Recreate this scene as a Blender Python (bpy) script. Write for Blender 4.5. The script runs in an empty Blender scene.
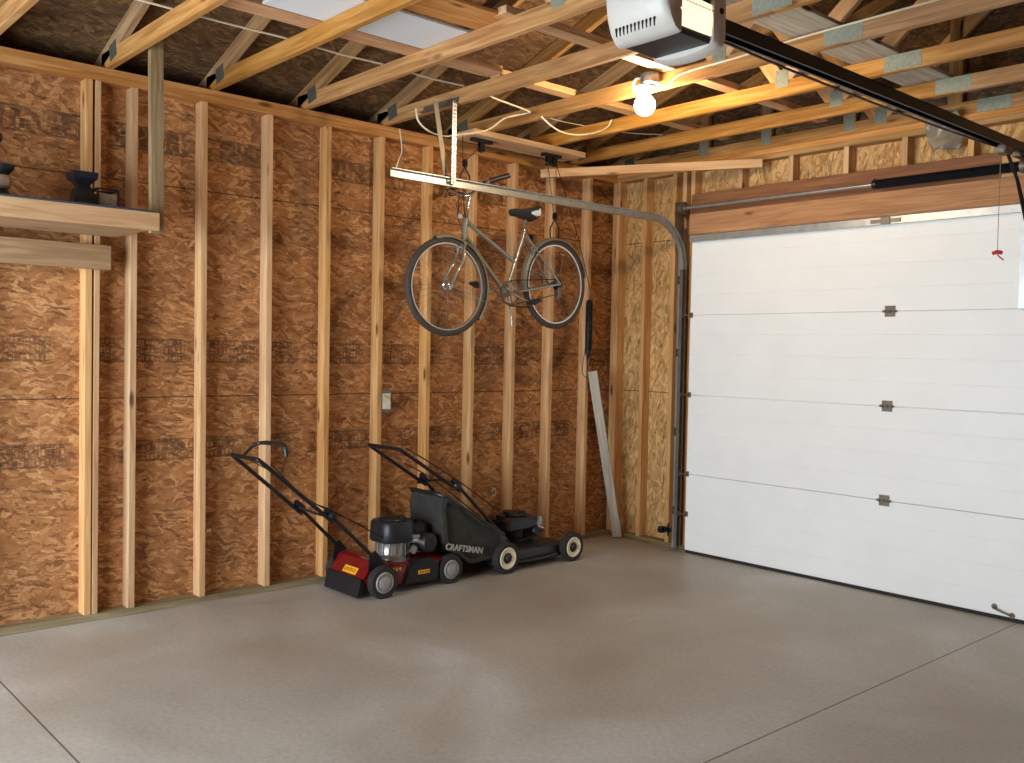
import bpy, bmesh, math, random
from mathutils import Vector, Matrix
random.seed(7)
S = bpy.context.scene
# ------------------------------------------------------------------ camera
cam_d = bpy.data.cameras.new('camera'); cam = bpy.data.objects.new('camera', cam_d)
S.collection.objects.link(cam); S.camera = cam
YAW, PIT, ROL = -0.84236, -0.0306675, 0.0194497
fw = Vector((math.sin(YAW)*math.cos(PIT), math.cos(YAW)*math.cos(PIT), math.sin(PIT)))
rt = Vector((math.cos(YAW), -math.sin(YAW), 0)); up = rt.cross(fw)
r2 = rt*math.cos(ROL)+up*math.sin(ROL); u2 = -rt*math.sin(ROL)+up*math.cos(ROL)
cam.matrix_world = Matrix(((r2.x, u2.x, -fw.x, 5.371), (r2.y, u2.y, -fw.y, -5.928), (r2.z, u2.z, -fw.z, 1.519), (0, 0, 0, 1)))
cam_d.sensor_width = 36; cam_d.lens = 950.27/1024*36; cam_d.clip_start = .05
# ------------------------------------------------------------------ light
W = bpy.data.worlds.new('world'); S.world = W; W.use_nodes = True
bg = W.node_tree.nodes['Background']; bg.inputs[0].default_value = (.80, .88, 1, 1); bg.inputs[1].default_value = 1.6
def area(name, loc, rot, sx, sy, power, col):
    l = bpy.data.lights.new(name, 'AREA'); l.shape = 'RECTANGLE'; l.size = sx; l.size_y = sy; l.energy = power; l.color = col
    o = bpy.data.objects.new(name, l); o.location = loc; o.rotation_euler = rot; S.collection.objects.link(o); return o
OPX0, OPX1, OPZ, FY, RX = .3, 3.5, 2.44, -7.5, 7.32      # open vehicle door behind the camera
area('daylight', ((OPX0+OPX1)/2, FY-.05, OPZ/2), (math.radians(90), 0, 0), OPX1-OPX0-.1, OPZ-.1, 312, (.78, .90, 1.0))
BULB = 58.0
S.view_settings.view_transform = 'Standard'; S.view_settings.look = 'None'
S.view_settings.gamma = 1; S.view_settings.use_curve_mapping = False
S.view_settings.exposure = 0.0
S.cycles.use_denoising = True; S.cycles.max_bounces = 8; S.cycles.diffuse_bounces = 5
S.cycles.sample_clamp_indirect = 6

# ------------------------------------------------------------------ materials
def lin(c):
    f = lambda v: v/12.92 if v <= .04045 else ((v+.055)/1.055)**2.4
    return (f(c[0]/255), f(c[1]/255), f(c[2]/255), 1)
def mat(name):
    m = bpy.data.materials.new(name); m.use_nodes = True
    nt = m.node_tree; b = nt.nodes['Principled BSDF']; return m, nt, b
def N(nt, t, **k):
    n = nt.nodes.new(t)
    for a, v in k.items(): setattr(n, a, v)
    return n
def ramp(nt, fac, stops):
    r = N(nt, 'ShaderNodeValToRGB'); e = r.color_ramp.elements
    e[0].position, e[0].color = stops[0]; e[1].position, e[1].color = stops[1]
    for p, c in stops[2:]:
        x = e.new(p); x.color = c
    nt.links.new(fac, r.inputs[0]); return r.outputs[0]
def mixc(nt, fac, a, b, mode='MIX'):
    m = N(nt, 'ShaderNodeMix', data_type='RGBA', blend_type=mode)
    for i, v in ((0, fac), (6, a), (7, b)):
        if isinstance(v, (int, float, tuple)): m.inputs[i].default_value = v
        else: nt.links.new(v, m.inputs[i])
    return m.outputs[2]
def math_(nt, op, a, b=0.0, c=None):
    m = N(nt, 'ShaderNodeMath', operation=op)
    for i, v in enumerate((a, b) if c is None else (a, b, c)):
        if isinstance(v, (int, float)): m.inputs[i].default_value = v
        else: nt.links.new(v, m.inputs[i])
    return m.outputs[0]
def simple(name, col, rough=.5, metal=0, noise=.12, nscale=30, bump=0, emit=0, coat=0, trans=0):
    m, nt, b = mat(name); c = lin(col)
    t = N(nt, 'ShaderNodeTexCoord'); n = N(nt, 'ShaderNodeTexNoise'); n.inputs['Scale'].default_value = nscale; n.inputs['Detail'].default_value = 4
    nt.links.new(t.outputs['Object'], n.inputs['Vector'])
    d = tuple(max(0, v*(1-noise)) for v in c[:3])+(1,); l = tuple(min(1, v*(1+noise)) for v in c[:3])+(1,)
    o = ramp(nt, n.outputs[0], [(.3, d), (.7, l)]); nt.links.new(o, b.inputs['Base Color'])
    b.inputs['Roughness'].default_value = rough; b.inputs['Metallic'].default_value = metal
    if coat: b.inputs['Coat Weight'].default_value = coat
    if trans: b.inputs['Transmission Weight'].default_value = trans
    if emit:
        b.inputs['Emission Color'].default_value = c; b.inputs['Emission Strength'].default_value = emit
    if bump:
        bp = N(nt, 'ShaderNodeBump'); bp.inputs['Strength'].default_value = bump; bp.inputs['Distance'].default_value = .003
        nt.links.new(n.outputs[0], bp.inputs['Height']); nt.links.new(bp.outputs[0], b.inputs['Normal'])
    return m
def wood(name, dark, mid, light, rough=.75, var=.25):
    """sawn softwood; grain runs along local X of the board"""
    m, nt, b = mat(name); t = N(nt, 'ShaderNodeTexCoord'); oi = N(nt, 'ShaderNodeObjectInfo')
    mp = N(nt, 'ShaderNodeMapping'); mp.inputs['Scale'].default_value = (1.3, 22, 22); nt.links.new(t.outputs['Object'], mp.inputs[0])
    cx = N(nt, 'ShaderNodeCombineXYZ'); r9 = math_(nt, 'MULTIPLY', oi.outputs['Random'], 37.0)
    nt.links.new(r9, cx.inputs[0]); nt.links.new(r9, cx.inputs[1]); nt.links.new(cx.outputs[0], mp.inputs['Location'])
    n = N(nt, 'ShaderNodeTexNoise'); n.inputs['Scale'].default_value = 1.6; n.inputs['Detail'].default_value = 6; n.inputs['Distortion'].default_value = .9
    nt.links.new(mp.outputs[0], n.inputs['Vector'])
    base = ramp(nt, n.outputs[0], [(.28, lin(dark)), (.5, lin(mid)), (.72, lin(light))])
    # knots
    mk = N(nt, 'ShaderNodeMapping'); mk.inputs['Scale'].default_value = (2.2, 7, 7); nt.links.new(t.outputs['Object'], mk.inputs[0]); nt.links.new(cx.outputs[0], mk.inputs['Location'])
    v = N(nt, 'ShaderNodeTexVoronoi'); v.inputs['Scale'].default_value = 1.0; nt.links.new(mk.outputs[0], v.inputs['Vector'])
    k = ramp(nt, v.outputs['Distance'], [(.06, (1, 1, 1, 1)), (.14, (0, 0, 0, 1))])
    base = mixc(nt, k, base, lin((105, 62, 34)))
    hs = N(nt, 'ShaderNodeHueSaturation'); nt.links.new(base, hs.inputs['Color'])
    rnd2 = math_(nt, 'FRACT', math_(nt, 'MULTIPLY', oi.outputs['Random'], 17.3))
    nt.links.new(math_(nt, 'MULTIPLY_ADD', rnd2, var, 1-var/2), hs.inputs['Value'])
    nt.links.new(math_(nt, 'MULTIPLY_ADD', oi.outputs['Random'], .22, .89), hs.inputs['Saturation'])
    nt.links.new(hs.outputs[0], b.inputs['Base Color']); b.inputs['Roughness'].default_value = rough
    bp = N(nt, 'ShaderNodeBump'); bp.inputs['Strength'].default_value = .25; bp.inputs['Distance'].default_value = .002
    nt.links.new(n.outputs[0], bp.inputs['Height']); nt.links.new(bp.outputs[0], b.inputs['Normal'])
    return m
def osb(name, axis_u, axis_v, cols, seams=(), stamps=(), turn=0, sheet=None):
    """oriented strand board: three crossed layers of long flakes; u,v are object axes (0..2)"""
    m, nt, b = mat(name); t = N(nt, 'ShaderNodeTexCoord'); sx = N(nt, 'ShaderNodeSeparateXYZ'); nt.links.new(t.outputs['Object'], sx.inputs[0])
    U, V = sx.outputs[axis_u], sx.outputs[axis_v]
    nz = N(nt, 'ShaderNodeTexNoise'); nz.inputs['Scale'].default_value = 9; nz.inputs['Detail'].default_value = 3; nt.links.new(t.outputs['Object'], nz.inputs['Vector'])
    wob = math_(nt, 'MULTIPLY_ADD', nz.outputs[0], .06, -.03)
    c = N(nt, 'ShaderNodeCombineXYZ')
    nt.links.new(math_(nt, 'ADD', U, wob), c.inputs[0]); nt.links.new(math_(nt, 'ADD', V, wob), c.inputs[1])
    outs = []
    for i, (ang, su, sv) in enumerate(((6, 10, 42), (42, 15, 50), (-34, 14, 46), (-8, 20, 80))):
        mp = N(nt, 'ShaderNodeMapping', vector_type='TEXTURE'); mp.inputs['Rotation'].default_value = (0, 0, math.radians(ang+turn))
        mp.inputs['Scale'].default_value = (1/su, 1/sv, 1); mp.inputs['Location'].default_value = (i*3.7, i*1.9, 0)
        nt.links.new(c.outputs[0], mp.inputs[0])
        v = N(nt, 'ShaderNodeTexVoronoi', voronoi_dimensions='2D'); v.inputs['Scale'].default_value = 1; nt.links.new(mp.outputs[0], v.inputs['Vector'])
        s = N(nt, 'ShaderNodeSeparateColor'); nt.links.new(v.outputs['Color'], s.inputs[0]); outs.append((s.outputs[0], s.outputs[1], v.outputs['Distance']))
    val = outs[0][0]
    for i, th in ((1, .55), (2, .62), (3, .72)):
        f = math_(nt, 'GREATER_THAN', outs[i][1], th)
        mx = N(nt, 'ShaderNodeMix', data_type='FLOAT'); nt.links.new(f, mx.inputs[0]); nt.links.new(val, mx.inputs[2]); nt.links.new(outs[i][0], mx.inputs[3]); val = mx.outputs[0]
    fn = N(nt, 'ShaderNodeTexNoise'); fn.inputs['Scale'].default_value = 70; fn.inputs['Detail'].default_value = 3; nt.links.new(t.outputs['Object'], fn.inputs['Vector'])
    val = math_(nt, 'ADD', math_(nt, 'MULTIPLY_ADD', val, .52, .09), math_(nt, 'MULTIPLY', fn.outputs[0], .36))
    col = ramp(nt, val, [(.14, lin(cols[0])), (.36, lin(cols[1])), (.6, lin(cols[2])), (.88, lin(cols[3]))])
    big = N(nt, 'ShaderNodeTexNoise'); big.inputs['Scale'].default_value = 1.7; big.inputs['Detail'].default_value = 2; nt.links.new(t.outputs['Object'], big.inputs['Vector'])
    col = mixc(nt, .5, col, ramp(nt, big.outputs[0], [(.35, (.62, .58, .55, 1)), (.65, (1, 1, 1, 1))]), 'MULTIPLY')
    # dark gaps between strands
    g = N(nt, 'ShaderNodeTexNoise'); g.inputs['Scale'].default_value = 1; g.inputs['Detail'].default_value = 2; g.inputs['Distortion'].default_value = 1.2
    mg = N(nt, 'ShaderNodeMapping', vector_type='TEXTURE'); mg.inputs['Scale'].default_value = (1/7, 1/55, 1); mg.inputs['Rotation'].default_value = (0, 0, math.radians(turn-10))
    nt.links.new(c.outputs[0], mg.inputs[0]); nt.links.new(mg.outputs[0], g.inputs['Vector'])
    col = mixc(nt, ramp(nt, g.outputs[0], [(.58, (0, 0, 0, 1)), (.68, (.6, .6, .6, 1))]), col, lin(tuple(v*.55 for v in cols[0])))
    for s in seams:
        d = math_(nt, 'ABSOLUTE', math_(nt, 'SUBTRACT', V, s)); f = math_(nt, 'MULTIPLY', math_(nt, 'LESS_THAN', d, .004), .75)
        col = mixc(nt, f, col, lin((45, 24, 12)))
    for (z0, z1, seed) in stamps:      # rows of worn ink stamps
        band = math_(nt, 'MULTIPLY', math_(nt, 'GREATER_THAN', V, z0), math_(nt, 'LESS_THAN', V, z1))
        pc = N(nt, 'ShaderNodeCombineXYZ'); nt.links.new(math_(nt, 'MULTIPLY', U, 34.0), pc.inputs[0]); nt.links.new(math_(nt, 'MULTIPLY', V, 17.0), pc.inputs[1]); pc.inputs[2].default_value = seed
        p = N(nt, 'ShaderNodeTexVoronoi', distance='CHEBYCHEV'); p.inputs['Scale'].default_value = 1.15; p.inputs['Randomness'].default_value = .35; nt.links.new(pc.outputs[0], p.inputs['Vector'])
        ink = ramp(nt, p.outputs['Distance'], [(.28, (0, 0, 0, 1)), (.34, (1, 1, 1, 1)), (.48, (1, 1, 1, 1)), (.52, (0, 0, 0, 1))])
        # frame lines of each stamp box
        fr = math_(nt, 'FRACT', math_(nt, 'ADD', math_(nt, 'MULTIPLY', U, 3.3), seed)); fl = math_(nt, 'LESS_THAN', math_(nt, 'ABSOLUTE', math_(nt, 'SUBTRACT', fr, .5)), .012)
        zl = math_(nt, 'MAXIMUM', math_(nt, 'LESS_THAN', math_(nt, 'ABSOLUTE', math_(nt, 'SUBTRACT', V, z0+.008)), .004), math_(nt, 'LESS_THAN', math_(nt, 'ABSOLUTE', math_(nt, 'SUBTRACT', V, z1-.008)), .004))
        ink = math_(nt, 'MAXIMUM', ink, math_(nt, 'MAXIMUM', fl, zl))
        sn = N(nt, 'ShaderNodeTexNoise', noise_dimensions='1D'); sn.inputs['Scale'].default_value = 3.1; sn.inputs['Detail'].default_value = 1; nt.links.new(math_(nt, 'ADD', U, seed*5), sn.inputs['W'])
        wear = ramp(nt, sn.outputs[0], [(.38, (0, 0, 0, 1)), (.5, (1, 1, 1, 1))]); w2 = ramp(nt, nz.outputs[0], [(.3, (.5, .5, .5, 1)), (.55, (1, 1, 1, 1))])
        f = math_(nt, 'MULTIPLY', math_(nt, 'MULTIPLY', band, ink), math_(nt, 'MULTIPLY', math_(nt, 'MULTIPLY', wear, w2), .68))
        col = mixc(nt, f, col, lin((48, 30, 22)))
    nt.links.new(col, b.inputs['Base Color']); b.inputs['Roughness'].default_value = .8
    bp = N(nt, 'ShaderNodeBump'); bp.inputs['Strength'].default_value = .3; bp.inputs['Distance'].default_value = .003
    nt.links.new(val, bp.inputs['Height']); nt.links.new(bp.outputs[0], b.inputs['Normal'])
    return m
def concrete():
    m, nt, b = mat('concrete'); t = N(nt, 'ShaderNodeTexCoord'); sx = N(nt, 'ShaderNodeSeparateXYZ'); nt.links.new(t.outputs['Object'], sx.inputs[0])
    a = N(nt, 'ShaderNodeTexNoise'); a.inputs['Scale'].default_value = .8; a.inputs['Detail'].default_value = 5; a.inputs['Distortion'].default_value = .6; nt.links.new(t.outputs['Object'], a.inputs['Vector'])
    f = N(nt, 'ShaderNodeTexNoise'); f.inputs['Scale'].default_value = 45; f.inputs['Detail'].default_value = 6; nt.links.new(t.outputs['Object'], f.inputs['Vector'])
    col = ramp(nt, a.outputs[0], [(.3, lin((158, 150, 138))), (.55, lin((182, 176, 166))), (.75, lin((204, 202, 200)))])
    col = mixc(nt, .35, col, ramp(nt, f.outputs[0], [(.3, (.55, .53, .5, 1)), (.6, (1, 1, 1, 1))]), 'MULTIPLY')
    s = N(nt, 'ShaderNodeTexNoise'); s.inputs['Scale'].default_value = 1.1; s.inputs['Detail'].default_value = 3
    mp = N(nt, 'ShaderNodeMapping'); mp.inputs['Location'].default_value = (4, 2, 0); nt.links.new(t.outputs['Object'], mp.inputs[0]); nt.links.new(mp.outputs[0], s.inputs['Vector'])
    col = mixc(nt, ramp(nt, s.outputs[0], [(.5, (0, 0, 0, 1)), (.75, (.5, .5, .5, 1))]), col, lin((166, 146, 120)))
    for ax, v, lo, hi in ((0, 3.252, -9, 0), (1, -4.815, 0, 8)):
        d = math_(nt, 'ABSOLUTE', math_(nt, 'SUBTRACT', sx.outputs[ax], v))
        col = mixc(nt, math_(nt, 'MULTIPLY', math_(nt, 'LESS_THAN', d, .004), .75), col, lin((40, 36, 34)))
    nt.links.new(col, b.inputs['Base Color'])
    nt.links.new(ramp(nt, a.outputs[0], [(.3, (.42, .42, .42, 1)), (.7, (.62, .62, .62, 1))]), b.inputs['Roughness'])
    bp = N(nt, 'ShaderNodeBump'); bp.inputs['Strength'].default_value = .15; bp.inputs['Distance'].default_value = .002
    nt.links.new(f.outputs[0], bp.inputs['Height']); nt.links.new(bp.outputs[0], b.inputs['Normal'])
    return m
OC = [(112, 66, 34), (160, 106, 60), (184, 126, 76), (222, 172, 116)]
OC2 = [(132, 90, 46), (182, 136, 80), (206, 162, 102), (230, 192, 134)]
OC_SHADE = [(64, 43, 24), (92, 65, 38), (112, 81, 48), (148, 112, 70)]  # roof and gable sheathing tones, darkened to imitate attic shade
M = dict(
    osb_left=osb('osb_left', 1, 2, OC, (1.22, 2.44), ((1.42, 1.56, .3), (.85, .98, .8), (2.62, 2.76, .55)), 0),
    osb_back=osb('osb_back', 0, 2, OC2, (1.22, 2.44), (), 90),
    osb_roof=osb('osb_roof', 1, 0, OC_SHADE, (), (), 0),
    osb_gable=osb('osb_gable', 0, 2, OC_SHADE, (), (), 0),
    pine=wood('pine', (180, 130, 82), (202, 155, 105), (217, 176, 128)),
    truss_pine=wood('truss_pine', (142, 94, 48), (174, 124, 68), (198, 150, 94)),
    post_wood=wood('post_wood', (112, 90, 60), (138, 114, 80), (160, 140, 106), var=.05),
    pine_dull=wood('pine_dull', (138, 100, 58), (164, 124, 78), (188, 150, 102)),
    fir=wood('fir', (164, 110, 62), (192, 136, 84), (210, 158, 106)),
    header=wood('header_wood', (150, 98, 50), (176, 118, 62), (194, 138, 78), var=.05),
    header_dark=wood('header_dark_wood', (112, 70, 42), (134, 86, 54), (154, 104, 68), var=.05),
    treated=wood('treated', (104, 88, 58), (130, 112, 76), (150, 132, 96)),
    grey_wood=wood('grey_wood', (150, 140, 124), (178, 168, 152), (200, 192, 178), var=.1),
    concrete=concrete(),
    door=simple('door_white', (242, 242, 238), .45, 0, .02, 4),
    seal=simple('rubber_seal', (38, 34, 32), .8),
    galv=simple('galvanised', (176, 178, 176), .38, .75, .12, 18),
    spoke=simple('spoke_steel', (120, 114, 104), .6, .3),
    galv_dull=simple('galvanised_dull', (118, 108, 96), .5, .6, .15, 12),
    heel_steel_shaded=simple('heel_steel_shaded', (92, 88, 78), .6, .3, .2, 60),  # gusset steel again, coloured darker to stand in for shade at the heels
    plate=simple('gusset_steel', (142, 144, 126), .6, .25, .15, 60, bump=.3),
    black_metal=simple('black_metal', (28, 26, 28), .4, .3),
    black=simple('black_plastic', (26, 26, 28), .45),
    spring=simple('spring_black', (26, 28, 36), .45, .4),
    rubber=simple('rubber', (44, 40, 38), .8),
    tire=simple('bike_tire', (66, 56, 50), .75),
    bike_frame=simple('bike_frame_paint', (150, 152, 142), .3, .55, .08, coat=.4),
    chrome=simple('chrome', (205, 203, 198), .22, .9, .05),
    dark_hole=simple('slot_dark', (18, 18, 18), .8),
    white_plastic=simple('white_plastic', (194, 189, 180), .4, 0, .03),
    lens=simple('lens_plastic', (252, 232, 200), .35, 0, .04, emit=1.3),
    bulb=simple('bulb_glass', (255, 230, 188), .3, 0, 0, emit=BULB*6),
    porcelain=simple('porcelain', (232, 228, 218), .3, 0, .03),
    cable=simple('cable_white', (222, 208, 178), .5),
    red_paint=simple('mower_red', (112, 14, 18), .3, 0, .1, coat=.5),
    yellow=simple('decal_yellow', (236, 178, 40), .5, 0, .04),
    decal_red=simple('decal_red', (176, 40, 24), .5),
    green_paint=simple('mower_green', (18, 21, 22), .55, 0, .15, coat=.2),
    engine=simple('engine_shroud', (30, 32, 38), .4, 0, .15),
    alu=simple('cast_aluminium', (168, 166, 162), .35, .8, .2),
    wheel_grey=simple('wheel_grey', (156, 152, 148), .5, 0, .08),
    wheel_cream=simple('wheel_cream', (228, 218, 186), .5, 0, .05),
    bag=simple('bag_fabric', (50, 48, 45), .9, 0, .25, 14, bump=.5),
    bag_text=simple('bag_lettering', (176, 172, 164), .7),
    carpet=simple('shelf_liner', (58, 66, 84), .95, 0, .3, 80),
    glass=simple('lantern_glass', (150, 128, 104), .25, 0, .2, 30),
    white_board=simple('white_board', (222, 222, 222), .6, 0, .02, 3),
    tan_board=simple('tan_board', (190, 150, 104), .8, 0, .15, 10),
    red_plastic=simple('red_plastic', (176, 40, 28), .4),
    steel_box=simple('outlet_box_steel', (132, 128, 118), .45, .6),
    paper=simple('paper', (226, 216, 196), .8),
    saddle=simple('saddle_vinyl', (28, 27, 30), .5), saddle_white=simple('saddle_white', (206, 208, 210), .5),
    plastic_film=simple('plastic_film', (214, 206, 190), .35, 0, .1, trans=.75),
    lettering_red=simple('opener_lettering', (150, 84, 60), .6),
    outer=simple('outer_wall', (150, 130, 110), .8),
)
# ------------------------------------------------------------------ helpers
C = S.collection
def link(name, bm, m, parent=None, smooth=False, mw=None, mats=None):
    me = bpy.data.meshes.new(name); bmesh.ops.recalc_face_normals(bm, faces=bm.faces[:]); bm.to_mesh(me); bm.free()
    for mm in (mats or [m]): me.materials.append(M[mm])
    if smooth:
        for p in me.polygons: p.use_smooth = True
        try: me.set_sharp_from_angle(angle=math.radians(38))
        except Exception: pass
    o = bpy.data.objects.new(name, me); C.objects.link(o)
    if mw is not None: o.matrix_world = mw
    if parent is not None:
        o.parent = parent
    return o
def empty(name, loc=(0, 0, 0), rz=0):
    o = bpy.data.objects.new(name, None); o.empty_display_size = .1; C.objects.link(o); o.location = loc; o.rotation_euler = (0, 0, rz); return o
def tag(o, label, cat, group=None):
    o['label'] = label; o['category'] = cat
    if group: o['group'] = group
    return o
def struct(o): o['kind'] = 'structure'; return o
def box(bm, c, s, R=None, bev=0, mi=0):
    ret = bmesh.ops.create_cube(bm, size=1); vs = ret['verts']
    for v in vs: v.co = Vector((v.co.x*s[0], v.co.y*s[1], v.co.z*s[2]))
    if bev:
        es = list({e for v in vs for e in v.link_edges}); r = bmesh.ops.bevel(bm, geom=es, offset=bev, segments=1 if bev < .004 else 2, affect='EDGES')
        seen = set(vs) | set(r['verts']); vs = [v for v in seen if v.is_valid]
    T = Matrix.Translation(Vector(c))
    if R is not None: T = T @ R.to_4x4()
    for v in vs: v.co = T @ v.co
    if mi:
        for f in {f for v in vs for f in v.link_faces}: f.material_index = mi
    return vs
def span(bm, a, b, **k):  # axis-aligned box from two corners
    a, b = Vector(a), Vector(b); box(bm, (a+b)/2, [abs(v) for v in (b-a)], **k)
def frame_of(d, upv=(0, 0, 1)):
    x = Vector(d).normalized(); z = Vector(upv); z = (z-x*z.dot(x))
    if z.length < 1e-4: z = Vector((0, 1, 0)) - x*x.y
    z.normalize(); y = z.cross(x); return Matrix((x, y, z)).transposed()
def lumber(name, a, b, w, h, m, parent=None, upv=(0, 0, 1), bev=.0025):
    """board from a to b (centre line), w sideways, h along upv; local X along it"""
    a, b = Vector(a), Vector(b); R = frame_of(b-a, upv); bm = bmesh.new(); box(bm, (0, 0, 0), ((b-a).length, w, h), bev=bev)
    return link(name, bm, m, parent, mw=Matrix.Translation((a+b)/2) @ R.to_4x4())
def catmull(pts, n=6):
    P = [Vector(p) for p in pts]; 
    if len(P) < 3: return P
    P = [P[0]*2-P[1]]+P+[P[-1]*2-P[-2]]; out = []
    for i in range(1, len(P)-2):
        for k in range(n):
            t = k/n; a, b, c, d = P[i-1:i+3]
            out.append(.5*((2*b)+(c-a)*t+(2*a-5*b+4*c-d)*t*t+(3*b-a-3*c+d)*t**3))
    return out+[P[-2]]
def tube(bm, pts, r, seg=8, smooth=0, closed=False, cap=True, sy=1):
    P = catmull(pts, smooth) if smooth else [Vector(p) for p in pts]
    n = len(P); rings = []; prev = None
    for i, p in enumerate(P):
        if closed: d = (P[(i+1) % n]-P[i-1])
        else: d = P[min(i+1, n-1)]-P[max(i-1, 0)]
        d.normalize()
        if prev is None: u = Vector((0, 0, 1)) if abs(d.z) < .9 else Vector((1, 0, 0))
        else: u = prev
        u = (u-d*u.dot(d)).normalized(); prev = u; v = d.cross(u); rr = r[i] if isinstance(r, (list, tuple)) else r
        rings.append([bm.verts.new(p+(u*math.cos(t)*sy+v*math.sin(t))*rr) for t in (2*math.pi*k/seg for k in range(seg))])
    m = n if closed else n-1
    for i in range(m):
        A, B = rings[i], rings[(i+1) % n]
        for k in range(seg): bm.faces.new((A[k], A[(k+1) % seg], B[(k+1) % seg], B[k]))
    if cap and not closed: bm.faces.new(rings[0][::-1]); bm.faces.new(rings[-1])
def lathe(bm, c, axis, prof, seg=28, arc=None):
    """prof: list of (radius, along axis)"""
    c = Vector(c); R = frame_of(axis); rings = []
    for r, h in prof:
        rings.append([bm.verts.new(c+R@Vector((h, math.cos(2*math.pi*k/seg)*max(r, 1e-4), math.sin(2*math.pi*k/seg)*max(r, 1e-4)))) for k in range(seg)])
    for A, B in zip(rings, rings[1:]):
        for k in range(seg): bm.faces.new((A[k], A[(k+1) % seg], B[(k+1) % seg], B[k]))
    bm.faces.new(rings[0][::-1]); bm.faces.new(rings[-1])
def prism(bm, poly, a0, a1, fn):
    """poly 2D points, extruded between a0 and a1; fn(u,v,a)->xyz"""
    A = [bm.verts.new(fn(u, v, a0)) for u, v in poly]; B = [bm.verts.new(fn(u, v, a1)) for u, v in poly]; n = len(poly)
    bm.faces.new(A[::-1]); bm.faces.new(B)
    for i in range(n): bm.faces.new((A[i], A[(i+1) % n], B[(i+1) % n], B[i]))
def loft(bm, rings, cap=True):
    V = [[bm.verts.new(p) for p in r] for r in rings]; n = len(V[0])
    for A, B in zip(V, V[1:]):
        for k in range(n): bm.faces.new((A[k], A[(k+1) % n], B[(k+1) % n], B[k]))
    if cap: bm.faces.new(V[0][::-1]); bm.faces.new(V[-1])
def rrect(w, d, r, n=4):
    o = []
    for cx, cy, a in ((w/2-r, d/2-r, 0), (-w/2+r, d/2-r, 90), (-w/2+r, -d/2+r, 180), (w/2-r, -d/2+r, 270)):
        for k in range(n+1):
            t = math.radians(a+90*k/n); o.append((cx+r*math.cos(t), cy+r*math.sin(t)))
    return o
def text(name, s, size, m, parent, mw, depth=.0015, sx=1):
    cu = bpy.data.curves.new(name, 'FONT'); cu.body = s; cu.size = size; cu.extrude = depth; cu.align_x = 'CENTER'; cu.align_y = 'CENTER'; cu.offset = size*.018
    t = bpy.data.objects.new(name, cu); C.objects.link(t); dg = bpy.context.evaluated_depsgraph_get()
    me = bpy.data.meshes.new_from_object(t.evaluated_get(dg)); bpy.data.objects.remove(t)
    for v in me.vertices: v.co.x *= sx
    me.materials.clear(); me.materials.append(M[m]); o = bpy.data.objects.new(name, me); C.objects.link(o); o.matrix_world = mw
    if parent is not None: o.parent = parent
    return o

# ------------------------------------------------------------------ setting
H = 3.02
bm = bmesh.new(); span(bm, (-.3, FY-1.5, -.12), (RX+.2, .3, 0)); struct(link('floor', bm, 'concrete'))
# left wall
bm = bmesh.new(); span(bm, (-.101, FY, 0), (-.089, .1, H)); WL = struct(link('wall_left', bm, 'osb_left'))
lumber('bottom_plate', (-.0445, FY, .019), (-.0445, 0, .019), .089, .038, 'treated', WL)['label'] = 'greenish treated sill board'
lumber('top_plate', (-.0445, FY, H-.057), (-.0445, 0, H-.057), .089, .038, 'fir', WL)
lumber('top_plate', (-.0445, FY, H-.019), (-.0445, 0, H-.019), .089, .038, 'fir', WL)
ys = [-4.234, -4.19, -3.994, -3.586, -3.168, -2.757, -2.351, -1.946, -1.548, -1.148, -.749, -.336]
for i, y in enumerate(ys):
    lean = random.uniform(-.006, .006); x0 = random.uniform(-.002, .002)
    w = .038
    lumber('stud', (-.0445+x0, y+.019-lean, .038), (-.0445+x0, y+.019+lean, H-.076), w if i != 1 else .03, .089, 'pine', WL, upv=(1, 0, 0))
for y in (-4.76, -5.08, -5.45, -5.86, -6.3, -6.7, -7.1):
    lumber('stud', (-.0445, y, .038), (-.0445, y, H-.076), .038, .089, 'pine', WL, upv=(1, 0, 0))
# back wall with the big door
DX0, DX1, DZ = .84, 5.72, 2.44
bm = bmesh.new(); Y0, Y1 = .089, .101
span(bm, (-.1, Y0, 0), (DX0-.04, Y1, H)); span(bm, (DX0-.04, Y0, DZ), (DX1+.04, Y1, H)); span(bm, (DX1+.04, Y0, 0), (RX, Y1, H))
WB = struct(link('wall_back', bm, 'osb_back'))
lumber('bottom_plate', (0, .0445, .019), (DX0-.04, .0445, .019), .089, .038, 'treated', WB)
lumber('bottom_plate', (DX1+.04, .0445, .019), (RX, .0445, .019), .089, .038, 'treated', WB)
lumber('top_plate', (-.089, .0445, H-.057), (RX, .0445, H-.057), .089, .038, 'pine_dull', WB)
lumber('top_plate', (-.089, .0445, H-.019), (RX, .0445, H-.019), .089, .038, 'fir', WB)
for x in (-.028, .012, .30, .60, .70, DX0-.06):
    lumber('stud', (x, .0445, .038), (x, .0445, H-.076), .038, .089, 'pine', WB, upv=(0, 1, 0))
for x in (DX1+.06, DX1+.1, 6.2, 6.7, 7.2):
    lumber('stud', (x, .0445, .038), (x, .0445, H-.076), .038, .089, 'pine', WB, upv=(0, 1, 0))
for x in (1.21, 1.63, 2.05, 2.455, 2.87, 3.28, 3.7, 4.1, 4.5, 4.9, 5.3):
    lumber('cripple_stud', (x, .0445, 2.76), (x, .0445, H-.076), .038, .089, 'pine', WB, upv=(0, 1, 0))
lumber('header_board', (DX0-.06, -.019, 2.527), (DX1+.06, -.019, 2.527), .038, .154, 'header', WB)['label'] = 'orange-brown header board right above the garage door'
lumber('header_board', (DX0-.06, .015, 2.682), (3.06, .015, 2.682), .06, .156, 'header_dark', WB)['label'] = 'dark brown upper header board behind the torsion shaft'
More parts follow.
